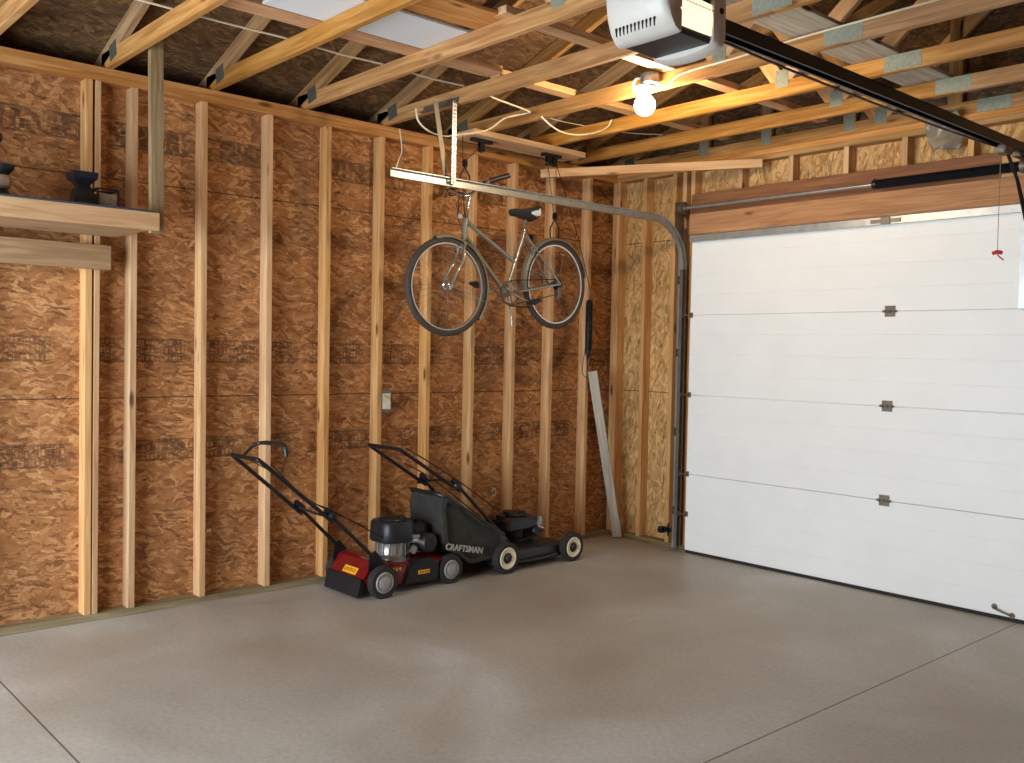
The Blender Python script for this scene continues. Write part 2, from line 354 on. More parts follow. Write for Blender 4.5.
lumber('header_board', (3.40, .015, 2.682), (DX1+.06, .015, 2.682), .06, .156, 'header_dark', WB)
lumber('spring_pad', (3.062, -.0, 2.70), (3.398, -.0, 2.70), .05, .19, 'pine', WB)['label'] = 'pale wood pad behind the centre spring bracket'
lumber('header_core', (DX0-.06, .067, 2.60), (DX1+.06, .067, 2.60), .04, .31, 'header_dark', WB)
# door jamb strips (outside stop)
bm = bmesh.new(); span(bm, (DX0-.04, .0, 0), (DX0, .1, DZ), bev=.002); struct(link('trim_1', bm, 'pine'))
bm = bmesh.new(); span(bm, (DX1, .0, 0), (DX1+.04, .1, DZ), bev=.002); struct(link('trim_2', bm, 'pine'))
# right wall, front wall with opening (behind the camera)
bm = bmesh.new(); span(bm, (RX, FY, 0), (RX+.012, .1, H)); WR = struct(link('wall_right', bm, 'osb_left'))
for k in range(18): lumber('stud', (RX-.0445, FY+.2+k*.407, 0), (RX-.0445, FY+.2+k*.407, H), .038, .089, 'pine', WR, upv=(1, 0, 0))
bm = bmesh.new(); span(bm, (-.1, FY-.05, 0), (OPX0, FY, H)); span(bm, (OPX0, FY-.05, OPZ), (OPX1, FY, H)); span(bm, (OPX1, FY-.05, 0), (RX, FY, H))
struct(link('wall_front', bm, 'osb_back'))
# roof deck
PT = .333; XR = 3.66; ZD = 3.153
bm = bmesh.new()
for s in (-1, 1):
    x0 = XR+s*(XR+.45); z0 = ZD-PT*.45; zr = ZD+PT*XR
    for (ya, yb) in ((FY-.1, .35),):
        v = [bm.verts.new(p) for p in ((x0, ya, z0), (XR, ya, zr), (XR, yb, zr), (x0, yb, z0))]; w = [bm.verts.new(p.co+Vector((0, 0, .012))) for p in v]
        bm.faces.new(v); bm.faces.new(w[::-1])
        for i in range(4): bm.faces.new((v[i], v[(i+1) % 4], w[(i+1) % 4], w[i]))
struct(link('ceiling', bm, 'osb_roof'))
# gable ends and eave closures
for nm, ya, yb in (('wall_gable_back', .089, .101), ('wall_gable_front', FY-.05, FY)):
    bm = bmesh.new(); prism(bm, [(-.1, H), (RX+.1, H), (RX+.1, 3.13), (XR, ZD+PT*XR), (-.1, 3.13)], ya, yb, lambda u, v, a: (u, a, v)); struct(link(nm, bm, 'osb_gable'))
bm = bmesh.new(); span(bm, (-.46, FY-.1, 2.93), (-.44, .35, 3.06)); span(bm, (-.45, FY-.1, 2.93), (-.101, .35, 2.942)); struct(link('trim_3', bm, 'outer'))
bm = bmesh.new(); span(bm, (RX+.44, FY-.1, 2.93), (RX+.46, .35, 3.06)); span(bm, (RX+.012, FY-.1, 2.93), (RX+.45, .35, 2.942)); struct(link('trim_4', bm, 'outer'))

# ------------------------------------------------------------------ roof trusses (parts built once, copied)
def truss_at(y, label, gable=False):
    t = empty('roof_truss', (0, y, H)); tag(t, label, 'roof truss', 'roof trusses')
    c = .0445
    mk = lambda n, a, b, m: lumber(n, Vector((a[0], y+.019, H+a[1])), Vector((b[0], y+.019, H+b[1])), .038, .089, m, t, upv=(0, 0, 1) if abs(b[1]-a[1]) < abs(b[0]-a[0]) else (1, 0, 0))
    jx = random.choice((0, .02, -.02))
    parts = [mk('bottom_chord', (-.08, c), (2.985, c), 'truss_pine'), mk('bottom_chord', (2.985, c), (RX+.08, c), 'truss_pine')]
    zr = PT*XR
    for s in (-1, 1):
        parts.append(mk('top_chord', (XR+s*(XR+.42), .083-PT*.42), (XR, .083+zr), 'pine_dull'))
        parts.append(mk('web', (XR+s*1.42, .10), (XR+s*1.83, .05+zr*.5), 'pine'))
        parts.append(mk('web', (XR+s*1.38, .10), (XR+s*.05, .03+zr), 'pine'))
    if gable:
        for x in (.85, 1.4, 2.05, 2.75, 3.3, 4.5, 5.2, 6.0):
            parts.append(mk('web', (x, .089), (x, PT*min(x, RX-x)+.05), 'pine_dull'))
    bmg = []
    def gus(cx, cz, w, h, ang=0, m='plate'):
        for s in (-1, 1):
            bm = bmesh.new(); R = Matrix.Rotation(-ang, 3, 'Y'); box(bm, (cx, y+.019+s*.0197, H+cz), (w, .0012, h), R=R)
            for k in range(-3, 4):
                for q in (-2, 0, 2):
                    p = R@Vector((k*w/8, 0, q*h/6)); box(bm, (cx+p.x, y+.019+s*.0205, H+cz+p.z), (.006, .0012, .003))
            o = link('gusset_plate', bm, m, t); parts.append(o)
    gus(2.985, .047, .20, .083); gus(.10, .07, .10, .09, .2, 'heel_steel_shaded'); gus(2.27, .10, .085, .10)
    gus(4.88, .10, .13, .10); gus(XR, .07+zr, .2, .12); gus(1.83, .10+zr*.5, .14, .09)
    if gable:
        for x in (.85, 1.4, 2.05, 3.3): gus(x, .09, .07, .11)
    # undo world offset: parts are modelled in world space, parent sits at the heel
    inv = Matrix.Translation((0, -y, -H))
    for o in parts: o.matrix_parent_inverse = inv
    return t
TY = [-.53-.6*k for k in range(-0, 8)]
TL = ['roof truss nearest the garage door wall, in front of the gable', 'second roof truss from the garage door wall', 'roof truss carrying the glowing bulb on its bottom chord',
      'roof truss whose bottom chord holds the perforated track hanger', 'roof truss under the far edge of the white attic panel', 'roof truss crossing the middle of the white attic panel',
      'roof truss over the hanging shelf post at upper left', 'roof truss crossing the extreme upper left corner of the photo']
for y, l in zip(TY, TL): truss_at(y, l)
for k in range(8, 12): truss_at(-.53-.6*k, 'roof truss behind the camera, %s from the rear opening' % ['fourth', 'third', 'second', 'first'][k-8])
truss_at(.03, 'gable end truss standing on the back wall plates above the garage door', True)

# attic pieces
zc = H+.089
def thingboard(name, a, b, w, h, m, label, cat, group=None, **k):
    o = lumber(name, a, b, w, h, m, **k); tag(o, label, cat, group); return o
thingboard('lateral_brace', (1.17, -5.4, zc+.019), (1.17, -2.36, zc+.019), .14, .038, 'fir', 'long brown brace lying on the trusses along the left edge of the white panel', 'brace')
thingboard('lateral_brace', (1.15, -2.34, zc+.019), (1.15, -.1, zc+.019), .089, .038, 'pine', 'pale brace on the trusses above the bicycle hoist, nearer the left wall', 'brace')
thingboard('lateral_brace', (1.93, -2.98, zc+.019), (1.93, -.1, zc+.019), .089, .038, 'pine', 'pale brace on the trusses passing just above the glowing bulb', 'brace')
bm = bmesh.new(); span(bm, (1.25, -3.85, zc+.002), (1.62, -2.85, zc+.016), bev=.002); tag(link('insulation_board', bm, 'white_board'), 'flat white foam-like board resting on the trusses at top left of the ceiling', 'board')
thingboard('attic_board', (1.78, -3.8, zc+.012), (1.80, -2.9, zc+.012), .24, .02, 'fir', 'tan board lying on the trusses right of the white panel', 'board')
thingboard('attic_plank', (2.83, -2.4, zc+.012), (2.83, -.15, zc+.012), .27, .02, 'grey_wood', 'wide pale grey plank lying on the trusses above the opener rail', 'plank')
thingboard('hoist_board', (.27, -1.86, H-.02), (.27, -.79, H-.02), .24, .038, 'pine', 'flat board screwed under the trusses carrying the bicycle hoist pulleys', 'board')
thingboard('corner_brace', (.055, -.93, 2.885), (1.44, -.06, 2.905), .038, .062, 'pine', 'diagonal board nailed across the room corner just below the trusses', 'brace')
# crumpled plastic film hanging from the gable truss
bm = bmesh.new(); G = []
for i in range(9):
    row = []
    for j in range(9):
        u, v = i/8, j/8; w = .10+.04*math.sin(v*3)
        row.append(bm.verts.new((2.72+(u-.5)*w*1.6, -.03-.03*math.sin(u*7+v*5)-.012*math.sin(v*19), 3.06-v*.24)))
    G.append(row)
for i in range(8):
    for j in range(8): bm.faces.new((G[i][j], G[i+1][j], G[i+1][j+1], G[i][j+1]))
o = link('plastic_sheet', bm, 'plastic_film', smooth=True); md = o.modifiers.new('s', 'SOLIDIFY'); md.thickness = .001
tag(o, 'small crumpled clear plastic sheet hanging over the garage door header', 'plastic sheet')

# cables
def cable(pts, label, m='cable', r=.0055, smooth=8):
    bm = bmesh.new(); tube(bm, pts, r, 6, smooth); o = link('electrical_cable', bm, m, smooth=True); tag(o, label, 'cable'); return o
cable([(.87, -5.0, 3.118), (.875, -4.4, 3.118), (.88, -3.85, 3.112), (.875, -3.53, 3.116), (.86, -3.2, 3.112), (.86, -2.93, 3.116), (.85, -2.6, 3.11), (.85, -2.33, 3.116)],
      'white cable stapled straight across the tops of the left trusses')
cable([(.10, -2.27, 2.99), (.10, -2.25, 2.85), (.02, -2.22, 2.80), (.0, -2.24, 2.7)], 'short white cable looping down the left wall above the fifth stud bay', r=.004)
cable([(.71, -2.58, 2.96), (.71, -2.56, 2.89), (.71, -2.487, 2.845), (.71, -2.374, 2.831), (.71, -2.273, 2.853), (.75, -2.058, 2.914), (.76, -1.92, 3.01), (.80, -1.79, 3.055), (.88, -1.82, 3.05), (.9, -2.0, 3.06), (.9, -2.15, 3.075), (.9, -2.3, 3.115)],
      'white cable sagging in a loop between trusses beside the perforated hanger')
cable([(.93, -1.76, 3.02), (.95, -1.70, 2.975), (.95, -1.60, 2.948), (.95, -1.46, 2.952), (.95, -1.30, 2.99), (.95, -1.17, 3.05), (.98, -1.155, 3.10)], 'white cable drooping between trusses left of the glowing bulb')
YB = -1.735
cable([(1.95, YB-.008, 3.03), (2.05, YB-.008, 3.07), (2.4, YB-.008, 3.08), (2.75, YB-.008, 3.095), (3.1, YB-.008, 3.10), (3.6, YB-.008, 3.105), (4.3, YB-.008, 3.10), (5, YB-.008, 3.1)],
      'white cable stapled along the truss chord from bulb towards the right')
cable([(.70, -1.73, 3.115), (.70, -1.405, 3.10), (.68, -1.13, 3.114), (.8, -.8, 3.1), (.9, -.53, 3.114)], 'thin cable on trusses behind the glowing bulb', r=.003)

# ------------------------------------------------------------------ ceiling bulb fixture
t = empty('ceiling_light', (1.86, YB-.03, 3.02)); tag(t, 'bare glowing bulb in a white porcelain holder under a truss chord', 'ceiling light')
L = t.matrix_world.copy(); LX, LY, LZ = 1.80, YB-.03, 3.01
IV = Matrix.Translation((-1.86, -(YB-.03), -3.02))
def lamp_part(n, bm, m, lab=None):
    o = link(n, bm, m, t, True); o.matrix_parent_inverse = IV
    if lab: o['label'] = lab
bm = bmesh.new(); lathe(bm, (LX+.04, LY-.015, LZ+.09), (0, 0, -1), [(.052, 0), (.056, .006), (.056, .055), (.05, .06)], 8); lamp_part('junction_box', bm, 'galv')
bm = bmesh.new(); lathe(bm, (LX, LY-.01, LZ+.03), (0, 0, -1), [(.05, 0), (.062, .004), (.062, .012), (.045, .02), (.034, .03), (.03, .045)]); lamp_part('lamp_holder', bm, 'porcelain')
bm = bmesh.new(); tube(bm, [(LX-.05, LY, LZ+.02), (LX-.085, LY, LZ+.02), (LX-.10, LY, LZ+.05), (LX-.085, LY, LZ+.085), (LX-.04, LY, LZ+.085)], .007, 8, 5); lamp_part('cable_loop', bm, 'porcelain')
bm = bmesh.new(); lathe(bm, (LX, LY-.01, LZ-.013), (0, 0, -1), [(.016, -.01), (.02, .005), (.04, .02), (.056, .042), (.060, .065), (.055, .09), (.04, .11), (.02, .121), (.001, .124)]); lamp_part('bulb', bm, 'bulb', 'glowing bulb, enlarged to suggest its glare')  # bulb modelled oversize so its shape includes the glow around it

# ------------------------------------------------------------------ garage door
D1 = struct(empty('door_1', (DX0, -.04, 0)))
def keep(o, p):
    o.parent = p; o.matrix_parent_inverse = p.matrix_basis.inverted(); return o
def child(name, bm, m, p, smooth=False, label=None):
    o = link(name, bm, m, None, smooth); keep(o, p)
    if label: o['label'] = label
    return o
def achild(name, bm, m, p, smooth=False, label=None):   # sub-part of a part whose own matrix_world is identity
    o = link(name, bm, m, p, smooth); o.matrix_parent_inverse = p.matrix_parent_inverse.copy() if False else Matrix.Identity(4)
    if label: o['label'] = label
    return o
YF = -.055; YK = -.012
for k in range(4):
    z0, z1 = k*.61+.022*(k == 0), (k+1)*.61-.0025
    poly = [(YK, z0), (YK, z1), (YF+.004, z1), (YF, z1-.004)]
    for q in (3, 2, 1):
        zz = k*.61+q*.1525; poly += [(YF, zz+.004), (YF+.0018, zz+.0015), (YF+.0018, zz-.0015), (YF, zz-.004)]
    poly += [(YF, z0+.004), (YF+.004, z0)]
    bm = bmesh.new(); prism(bm, poly, DX0-.012, DX1+.012, lambda u, v, a: (a, u, v)); s = child('door_section', bm, 'door', D1)
    s['label'] = 'white door section, %s from the floor' % ['lowest', 'second', 'third', 'topmost'][k]
    if k < 3:
        for hx in (2.42, 4.1):
            zc_ = (k+1)*.61; bm = bmesh.new()
            span(bm, (hx-.035, YF-.003, zc_-.035), (hx+.035, YF, zc_-.006)); span(bm, (hx-.035, YF-.003, zc_+.006), (hx+.035, YF, zc_+.035))
            for sx in (-.033, 0, .033): lathe(bm, (hx+sx-.009, YF-.008, zc_), (1, 0, 0), [(.009, 0), (.009, .018)], 10)
            for sx in (-.022, .022):
                for sz in (-.022, .022): lathe(bm, (hx+sx, YF-.003, zc_+sz), (0, -1, 0), [(.006, 0), (.006, .005)], 8)
            lathe(bm, (hx-.05, YF-.008, zc_), (1, 0, 0), [(.005, 0), (.005, .1)], 8)
            achild('hinge', bm, 'galv_dull', s, label='small steel hinge')
bm = bmesh.new(); span(bm, (DX0-.01, YF-.035, 2.385), (DX1+.01, YF, 2.39)); span(bm, (DX0-.01, YF-.038, 2.385), (DX1+.01, YF-.035, 2.43)); span(bm, (DX0-.01, YF-.035, 2.425), (DX1+.01, YF, 2.43)); child('door_strut', bm, 'galv', D1, label='steel strut along the top edge')
bm = bmesh.new(); span(bm, (DX0-.01, YF, 0), (DX1+.01, YK, .022), bev=.004); child('bottom_seal', bm, 'seal', D1, label='black rubber bottom seal')
bm = bmesh.new()
for hx in (3.17,):   # pull handle low on the door
    tube(bm, [(hx-.05, YF, .07), (hx-.047, YF-.02, .066), (hx, YF-.024, .052), (hx+.047, YF-.02, .04), (hx+.05, YF, .036)], .006, 8, 4)
    lathe(bm, (hx-.05, YF, .07), (0, -1, 0), [(.018, 0), (.015, .008)], 12); lathe(bm, (hx+.05, YF, .036), (0, -1, 0), [(.018, 0), (.015, .008)], 12)
child('lift_handle', bm, 'galv_dull', D1, True, 'small steel lift handle near the floor')
bm = bmesh.new(); span(bm, (3.20, YF-.02, 1.83), (3.26, YF, 2.385)); span(bm, (3.205, YF-.022, 1.84), (3.255, YF-.019, 2.37)); child('operator_bracket', bm, 'galv', D1, label='vertical steel bracket for the opener arm')
bm = bmesh.new(); span(bm, (2.29, YF-.045, 2.395), (2.49, YF-.038, 2.418)); span(bm, (2.36, YF-.05, 2.385), (2.42, YF-.038, 2.43)); child('top_bracket', bm, 'galv_dull', D1, label='small dark bracket on the top edge')
for z in (.3, .61, 1.22, 1.83):
    bm = bmesh.new(); span(bm, (DX0-.02, YF-.004, z-.02), (DX0+.012, YF, z+.02)); tube(bm, [(DX0-.05, YF-.03, z), (DX0+.0, YF-.03, z)], .006, 8); lathe(bm, (DX0-.075, YF-.03, z), (1, 0, 0), [(.022, 0), (.022, .02)], 14)
    child('track_roller', bm, 'galv_dull', D1, True)

# track
TRX = .775
TR = tag(empty('door_track', (TRX, -.09, 0)), 'steel door track rising beside the garage door and curving back overhead', 'track')
def sweep_channel(bm, pts, flat):
    """C-channel swept in the y-z plane; flat = depth in x"""
    prof = [(-.012, -.026), (.014, -.026), (.014, .026), (-.012, .026), (-.012, .0225), (.0105, .0225), (.0105, -.0225), (-.012, -.0225)]
    P = [Vector(p) for p in pts]; rings = []
    for i, p in enumerate(P):
        d = (P[min(i+1, len(P)-1)]-P[max(i-1, 0)]).normalized(); n = Vector((0, -d.z, d.y))
        rings.append([p+Vector((-u, 0, 0))+n*v for u, v in prof])
    loft(bm, rings)
arc = [(TRX, -.085-.36*(1-math.cos(t)), 2.18+.36*math.sin(t)) for t in (math.pi/2*k/14 for k in range(15))]
bm = bmesh.new(); sweep_channel(bm, [(TRX, -.085, .04), (TRX, -.085, 2.18)], 1); child('vertical_track', bm, 'galv_dull', TR)
bm = bmesh.new(); sweep_channel(bm, arc+[(TRX, -2.79, 2.545)], 1); span(bm, (TRX-.003, -2.79, 2.578), (TRX+.022, -.5, 2.581)) if False else None; child('horizontal_track', bm, 'galv', TR, True)
bm = bmesh.new(); span(bm, (TRX-.045, -.062, .02), (TRX-.042, .0, 2.5)); span(bm, (TRX-.07, -.0635, .02), (TRX-.042, -.0605, 2.5)); child('track_angle', bm, 'galv', TR, label='light steel angle holding the upright track to the jamb')
bm = bmesh.new()
for z in (.32, .93, 1.54, 2.1):
    span(bm, (TRX-.045, -.1, z-.03), (TRX-.04, -.05, z+.03)); span(bm, (TRX-.045, -.09, z-.012), (TRX-.01, -.075, z+.012)); lathe(bm, (TRX-.04, -.08, z), (1, 0, 0), [(.008, 0), (.008, .012)], 8)
child('track_bracket', bm, 'galv_dull', TR)
bm = bmesh.new(); prism(bm, [(-.05, 2.25), (-.05, 2.6), (-.16, 2.6), (-.16, 2.5), (-.09, 2.25)], TRX-.036, TRX-.033, lambda u, v, a: (a, u, v)); child('flag_bracket', bm, 'galv_dull', TR)
# perforated hanger
HG = tag(empty('track_hanger', (TRX, -2.34, 2.98)), 'perforated steel angle hanging from a truss to hold the overhead track', 'hanger')
bm = bmesh.new()
hx, hy, z0, z1 = TRX+.018, -2.352, 2.53, 3.035
for side in (-1, 1):
    span(bm, (hx, hy+side*.0115-.0045, z0), (hx+.002, hy+side*.0115+.0045, z1))
n = 22
for k in range(n+1):
    z = z0+(z1-z0)*k/n; span(bm, (hx, hy-.007, max(z0, z-.0075)), (hx+.002, hy+.007, min(z1, z+.0075)))
span(bm, (hx-.03, hy+.0145, z0), (hx, hy+.0165, z1)); child('perforated_angle', bm, 'galv', HG)
bm = bmesh.new(); a, b = Vector((TRX-.02, -2.47, 3.02)), Vector((TRX-.02, -2.375, 2.55)); R = frame_of(b-a, (1, 0, 0)); box(bm, (a+b)/2, ((b-a).length, .034, .003), R=R); box(bm, (a+b)/2+R@Vector((0, .016, -.014)), ((b-a).length, .003, .03), R=R); child('brace_angle', bm, 'galv_dull', HG, label='dull slanted steel angle')
bm = bmesh.new(); span(bm, (.45, -2.335, 3.03), (TRX+.03, -2.333, 3.06)); span(bm, (.45, -2.37, 3.018), (TRX+.03, -2.333, 3.0205)); child('cross_angle', bm, 'galv_dull', HG)

# torsion shaft
TS = tag(empty('torsion_shaft', (TRX, -.1, 2.64)), 'torsion shaft with cable drum and black spring above the garage door', 'torsion shaft')
zs = 2.645
bm = bmesh.new(); tube(bm, [(TRX-.07, -.1, zs), (DX1, -.1, zs)], .0125, 12); child('shaft', bm, 'galv', TS, True)
bm = bmesh.new(); lathe(bm, (TRX-.045, -.1, zs), (1, 0, 0), [(.05, 0), (.052, .008), (.042, .012), (.042, .04), (.05, .046), (.05, .052), (.025, .056), (.022, .075)], 28); child('cable_drum', bm, 'galv_dull', TS, True)
bm = bmesh.new(); span(bm, (TRX-.062, -.13, zs-.05), (TRX-.057, 0, zs+.05)); child('end_bearing_plate', bm, 'galv_dull', TS)
def spring(x0, x1):
    bm = bmesh.new(); n = int((x1-x0)/.0085)
    prof = [(.024, 0)]
    for k in range(n): prof += [(.030, (k+.5)*(x1-x0)/n), (.0265, (k+1)*(x1-x0)/n)]
    lathe(bm, (x0, -.1, zs), (1, 0, 0), prof, 20); return bm
child('torsion_spring', spring(2.33, 3.19), 'spring', TS, True, 'long black coil spring')
child('torsion_spring', spring(3.31, 4.2), 'spring', TS, True)
for x, s in ((2.30, 1), (4.2, 1)):
    bm = bmesh.new(); lathe(bm, (x, -.1, zs), (1, 0, 0), [(.026, 0), (.03, .004), (.03, .03), (.026, .034)], 20); box(bm, (x+.01, -.1, zs+.03), (.01, .01, .02)); child('winding_cone', bm, 'black_metal', TS, True)
bm = bmesh.new(); span(bm, (3.235, -.13, zs-.06), (3.24, -.02, zs+.07)); span(bm, (3.19, -.04, zs-.06), (3.29, -.036, zs+.1)); lathe(bm, (3.2, -.1, zs), (1, 0, 0), [(.04, 0), (.04, .08)], 20); child('centre_bracket', bm, 'galv_dull', TS)
bm = bmesh.new(); tube(bm, [(TRX-.02, -.145, zs), (TRX-.02, -.12, .1)], .002, 5); child('lift_cable', bm, 'galv_dull', TS)

# ------------------------------------------------------------------ opener
OP = tag(empty('garage_door_opener', (3.2, -3.3, 2.6)), 'white garage door opener with black rail running to the door', 'garage door opener')
OX = 3.20
bm = bmesh.new()
prof = [(-.12, 2.80), (.12, 2.80), (.125, 2.62), (.12, 2.605), (-.12, 2.605), (-.125, 2.62)]
prism(bm, prof, -3.375, -3.18, lambda u, v, a: (OX+u, a, v)); child('housing', bm, 'black', OP, label='dark chassis underside')
# rear cap (towards the camera): blunt rounded nose
OX = 3.20
def cap_ring(y, sc, dz=0):
    pts = []
    W, T, B = .14*sc, 2.83, 2.585+dz
    for k in range(17):
        t = math.pi*k/16; pts.append((OX-W*math.cos(t), y, B+.035-.035*math.sin(t)))
    pts += [(OX+W, y, T-.03), (OX+W-.03, y, T), (OX-W+.03, y, T), (OX-W, y, T-.03)]
    return pts
nose = [(-3.375, 2.603), (-3.39, 2.600), (-3.42, 2.612), (-3.45, 2.64), (-3.47, 2.68), (-3.48, 2.73), (-3.482, 2.79), (-3.47, 2.83), (-3.375, 2.835)]
bm = bmesh.new()
def nose_ring(x, k): return [(x, -3.40+(y+3.40)*k, 2.72+(z-2.72)*(.9+.1*k)) for y, z in nose]
loft(bm, [nose_ring(OX-.135, .72), nose_ring(OX-.128, .86), nose_ring(OX-.105, .96), nose_ring(OX-.05, 1), nose_ring(OX+.05, 1), nose_ring(OX+.105, .96), nose_ring(OX+.128, .86), nose_ring(OX+.135, .72)])
rc = child('rear_cap', bm, 'white_plastic', OP, True, 'bulging white rear cover with vent slots')
bm = bmesh.new()
for k in range(11):
    x = OX-.10+k*.017; box(bm, (x, -3.446, 2.638), (.0045, .034, .006), R=Matrix.Rotation(-.62, 3, 'X') @ Matrix.Rotation(.5, 3, 'Z'))
achild('vent_slots', bm, 'dark_hole', rc)
bm = bmesh.new()
def cap2(y, sc, dz=0): return [Vector((p[0], y, p[2])) for p in cap_ring(y, sc, dz)]
loft(bm, [cap2(-3.21, .98, .0), cap2(-3.19, 1.02, -.01), cap2(-3.16, 1.02, -.01), cap2(-3.14, .97, .01)]); fc = child('front_cap', bm, 'white_plastic', OP, True, 'white front cover')
bm = bmesh.new(); lathe(bm, (OX+.128, -3.175, 2.72), (1, 0, 0), [(.011, 0), (.011, .018)], 14); achild('screw_hole', bm, 'dark_hole', fc)
bm = bmesh.new()
ring = lambda y, e: [Vector((OX+.112, y, 2.625)), Vector((OX+.128+e, y, 2.63)), Vector((OX+.134+e, y, 2.68)), Vector((OX+.128+e, y, 2.735)), Vector((OX+.112, y, 2.74))]
loft(bm, [ring(-3.405, 0), ring(-3.35, .004), ring(-3.27, .004), ring(-3.205, 0)]); ln = child('light_lens', bm, 'lens', OP, True, 'cream light lens glowing softly')
bm = bmesh.new(); 
for k in range(22): span(bm, (OX+.139, -3.385+k*.008, 2.708), (OX+.1395, -3.381+k*.008, 2.713))
span(bm, (OX+.135, -3.39, 2.722), (OX+.1385, -3.34, 2.7235)); achild('lettering', bm, 'lettering_red', ln, label='row of tiny brown print')
bm = bmesh.new(); span(bm, (OX-.125, -3.42, 2.80), (OX+.125, -3.19, 2.835)); child('top_plate', bm, 'black', OP)
for y in (-3.36, -3.24):
    for s in (-1, 1):
        bm = bmesh.new(); span(bm, (OX+s*.1-.012, y-.0015, 2.82), (OX+s*.1+.012, y+.0015, 3.06)); child('hanger_strap', bm, 'galv', OP)
bm = bmesh.new(); zr0 = 2.735
span(bm, (3.17, -3.18, zr0-.018), (3.174, -.13, zr0+.03)); span(bm, (3.226, -3.18, zr0-.018), (3.23, -.13, zr0+.03)); span(bm, (3.17, -3.18, zr0+.026), (3.23, -.13, zr0+.031)); span(bm, (3.17, -3.18, zr0-.02), (3.182, -.13, zr0-.016)); span(bm, (3.218, -3.18, zr0-.02), (3.23, -.13, zr0-.016))
child('rail', bm, 'black_metal', OP, label='long black opener rail')
bm = bmesh.new(); tube(bm, [(3.185, -3.0, zr0-.03), (3.185, -2.4, zr0-.042), (3.185, -1.6, zr0-.045), (3.185, -.8, zr0-.036), (3.185, -.4, zr0-.025)], .006, 6, 4); child('drive_chain', bm, 'black', OP, True)
bm = bmesh.new(); span(bm, (3.17, -.42, zr0-.06), (3.23, -.30, zr0-.015), bev=.006); tr = child('trolley', bm, 'galv_dull', OP, True)
bm = bmesh.new(); box(bm, (3.2, -.10, zr0-.01), (.05, .17, .07), bev=.005); child('header_bracket', bm, 'galv_dull', OP)
bm = bmesh.new(); tube(bm, [(3.21, -.33, zr0-.05), (3.225, -.22, 2.55), (3.235, -.085, 2.34)], .011, 8, sy=.4); tube(bm, [(3.222, -.25, 2.6), (3.232, -.1, 2.33)], .008, 6); child('door_arm', bm, 'black_metal', OP, True, 'black arm from trolley to door')
bm = bmesh.new(); tube(bm, [(3.19, -.37, zr0-.05), (3.19, -.37, 2.13)], .002, 6); rc2 = child('release_cord', bm, 'galv_dull', OP)
bm = bmesh.new(); tube(bm, [(3.165, -.37, 2.125), (3.19, -.37, 2.132), (3.215, -.37, 2.125)], .011, 8, 4); tube(bm, [(3.19, -.37, 2.12), (3.2, -.37, 2.105), (3.225, -.37, 2.085)], .004, 6); achild('release_handle', bm, 'red_plastic', rc2, True, 'red pull handle')

# ------------------------------------------------------------------ photo eye, leaning plank, outlet box, tags
PE = tag(empty('safety_sensor', (.63, -.08, .15)), 'small black safety sensor beside the foot of the door track', 'sensor')
bm = bmesh.new(); box(bm, (.60, -.06, .145), (.045, .05, .05), bev=.005); child('sensor_body', bm, 'black', PE)
bm = bmesh.new(); lathe(bm, (.60, -.085, .145), (0, -1, 0), [(.014, 0), (.012, .012)], 14); child('sensor_lens', bm, 'black_metal', PE)
bm = bmesh.new(); span(bm, (.61, -.05, .13), (.735, -.045, .165)); span(bm, (.65, -.05, .10), (.665, -.045, .20)); span(bm, (.70, -.06, .12), (.71, -.03, .19)); child('sensor_bracket', bm, 'black_metal', PE)
o = lumber('leaning_plank', (.10, -.36, 1.38), (.135, -.055, .012), .02, .075, 'grey_wood', upv=(1, .6, 0)); tag(o, 'pale grey plank leaning against the left wall in the room corner', 'plank')

OB = tag(empty('outlet_box', (-.085, -2.29, 1.17)), 'metal outlet box with white tag on stud above the grass bag', 'outlet box')
bm = bmesh.new(); span(bm, (-.06, -2.312, 1.10), (.0, -2.31, 1.245)); span(bm, (-.06, -2.232, 1.10), (.0, -2.23, 1.245)); span(bm, (-.06, -2.31, 1.10), (.0, -2.232, 1.102)); span(bm, (-.06, -2.31, 1.243), (.0, -2.232, 1.245)); span(bm, (-.06, -2.31, 1.102), (-.058, -2.232, 1.243)); span(bm, (-.012, -2.31, 1.102), (-.01, -2.232, 1.243)); child('box_body', bm, 'steel_box', OB)
bm = bmesh.new(); span(bm, (.0, -2.306, 1.118), (.003, -2.242, 1.225)); child('cover_label', bm, 'paper', OB, label='white paper cover')
bm = bmesh.new(); tube(bm, [(.004, -2.302, 1.215), (.007, -2.285, 1.197), (.007, -2.26, 1.193), (.006, -2.25, 1.175)], .003, 6, 4); child('ground_wire', bm, 'yellow', OB, True, 'yellow green wire')
bm = bmesh.new(); tube(bm, [(-.08, -2.3, 1.235), (-.08, -2.29, 1.28), (-.078, -2.2, 1.29), (-.078, -2.17, 1.27), (-.078, -2.19, 1.245), (-.08, -2.24, 1.236)], .003, 6, 5); child('cable_loop', bm, 'cable', OB, True)
def tagpaper(y, z, w, h, lab):
    bm = bmesh.new(); box(bm, (-.086, y, z), (.003, w, h), R=Matrix.Rotation(.25, 3, 'X')); tag(link('paper_tag', bm, 'paper'), lab, 'tag')
bm = bmesh.new(); span(bm, (-.089, -3.50, .40), (-.085, -3.47, .42)); tag(link('paper_tag', bm, 'paper'), 'tiny white tag on the sheathing left of the red mower handle', 'tag')
bm = bmesh.new(); tube(bm, [(-.083, -1.245, .46), (-.083, -1.225, .48), (-.083, -1.205, .46), (-.083, -1.215, .43), (-.083, -1.24, .43)], .004, 6, 4, ); tag(link('wire_curl', bm, 'paper', smooth=True), 'small pale curl of wire on the wall above the black mower', 'wire')

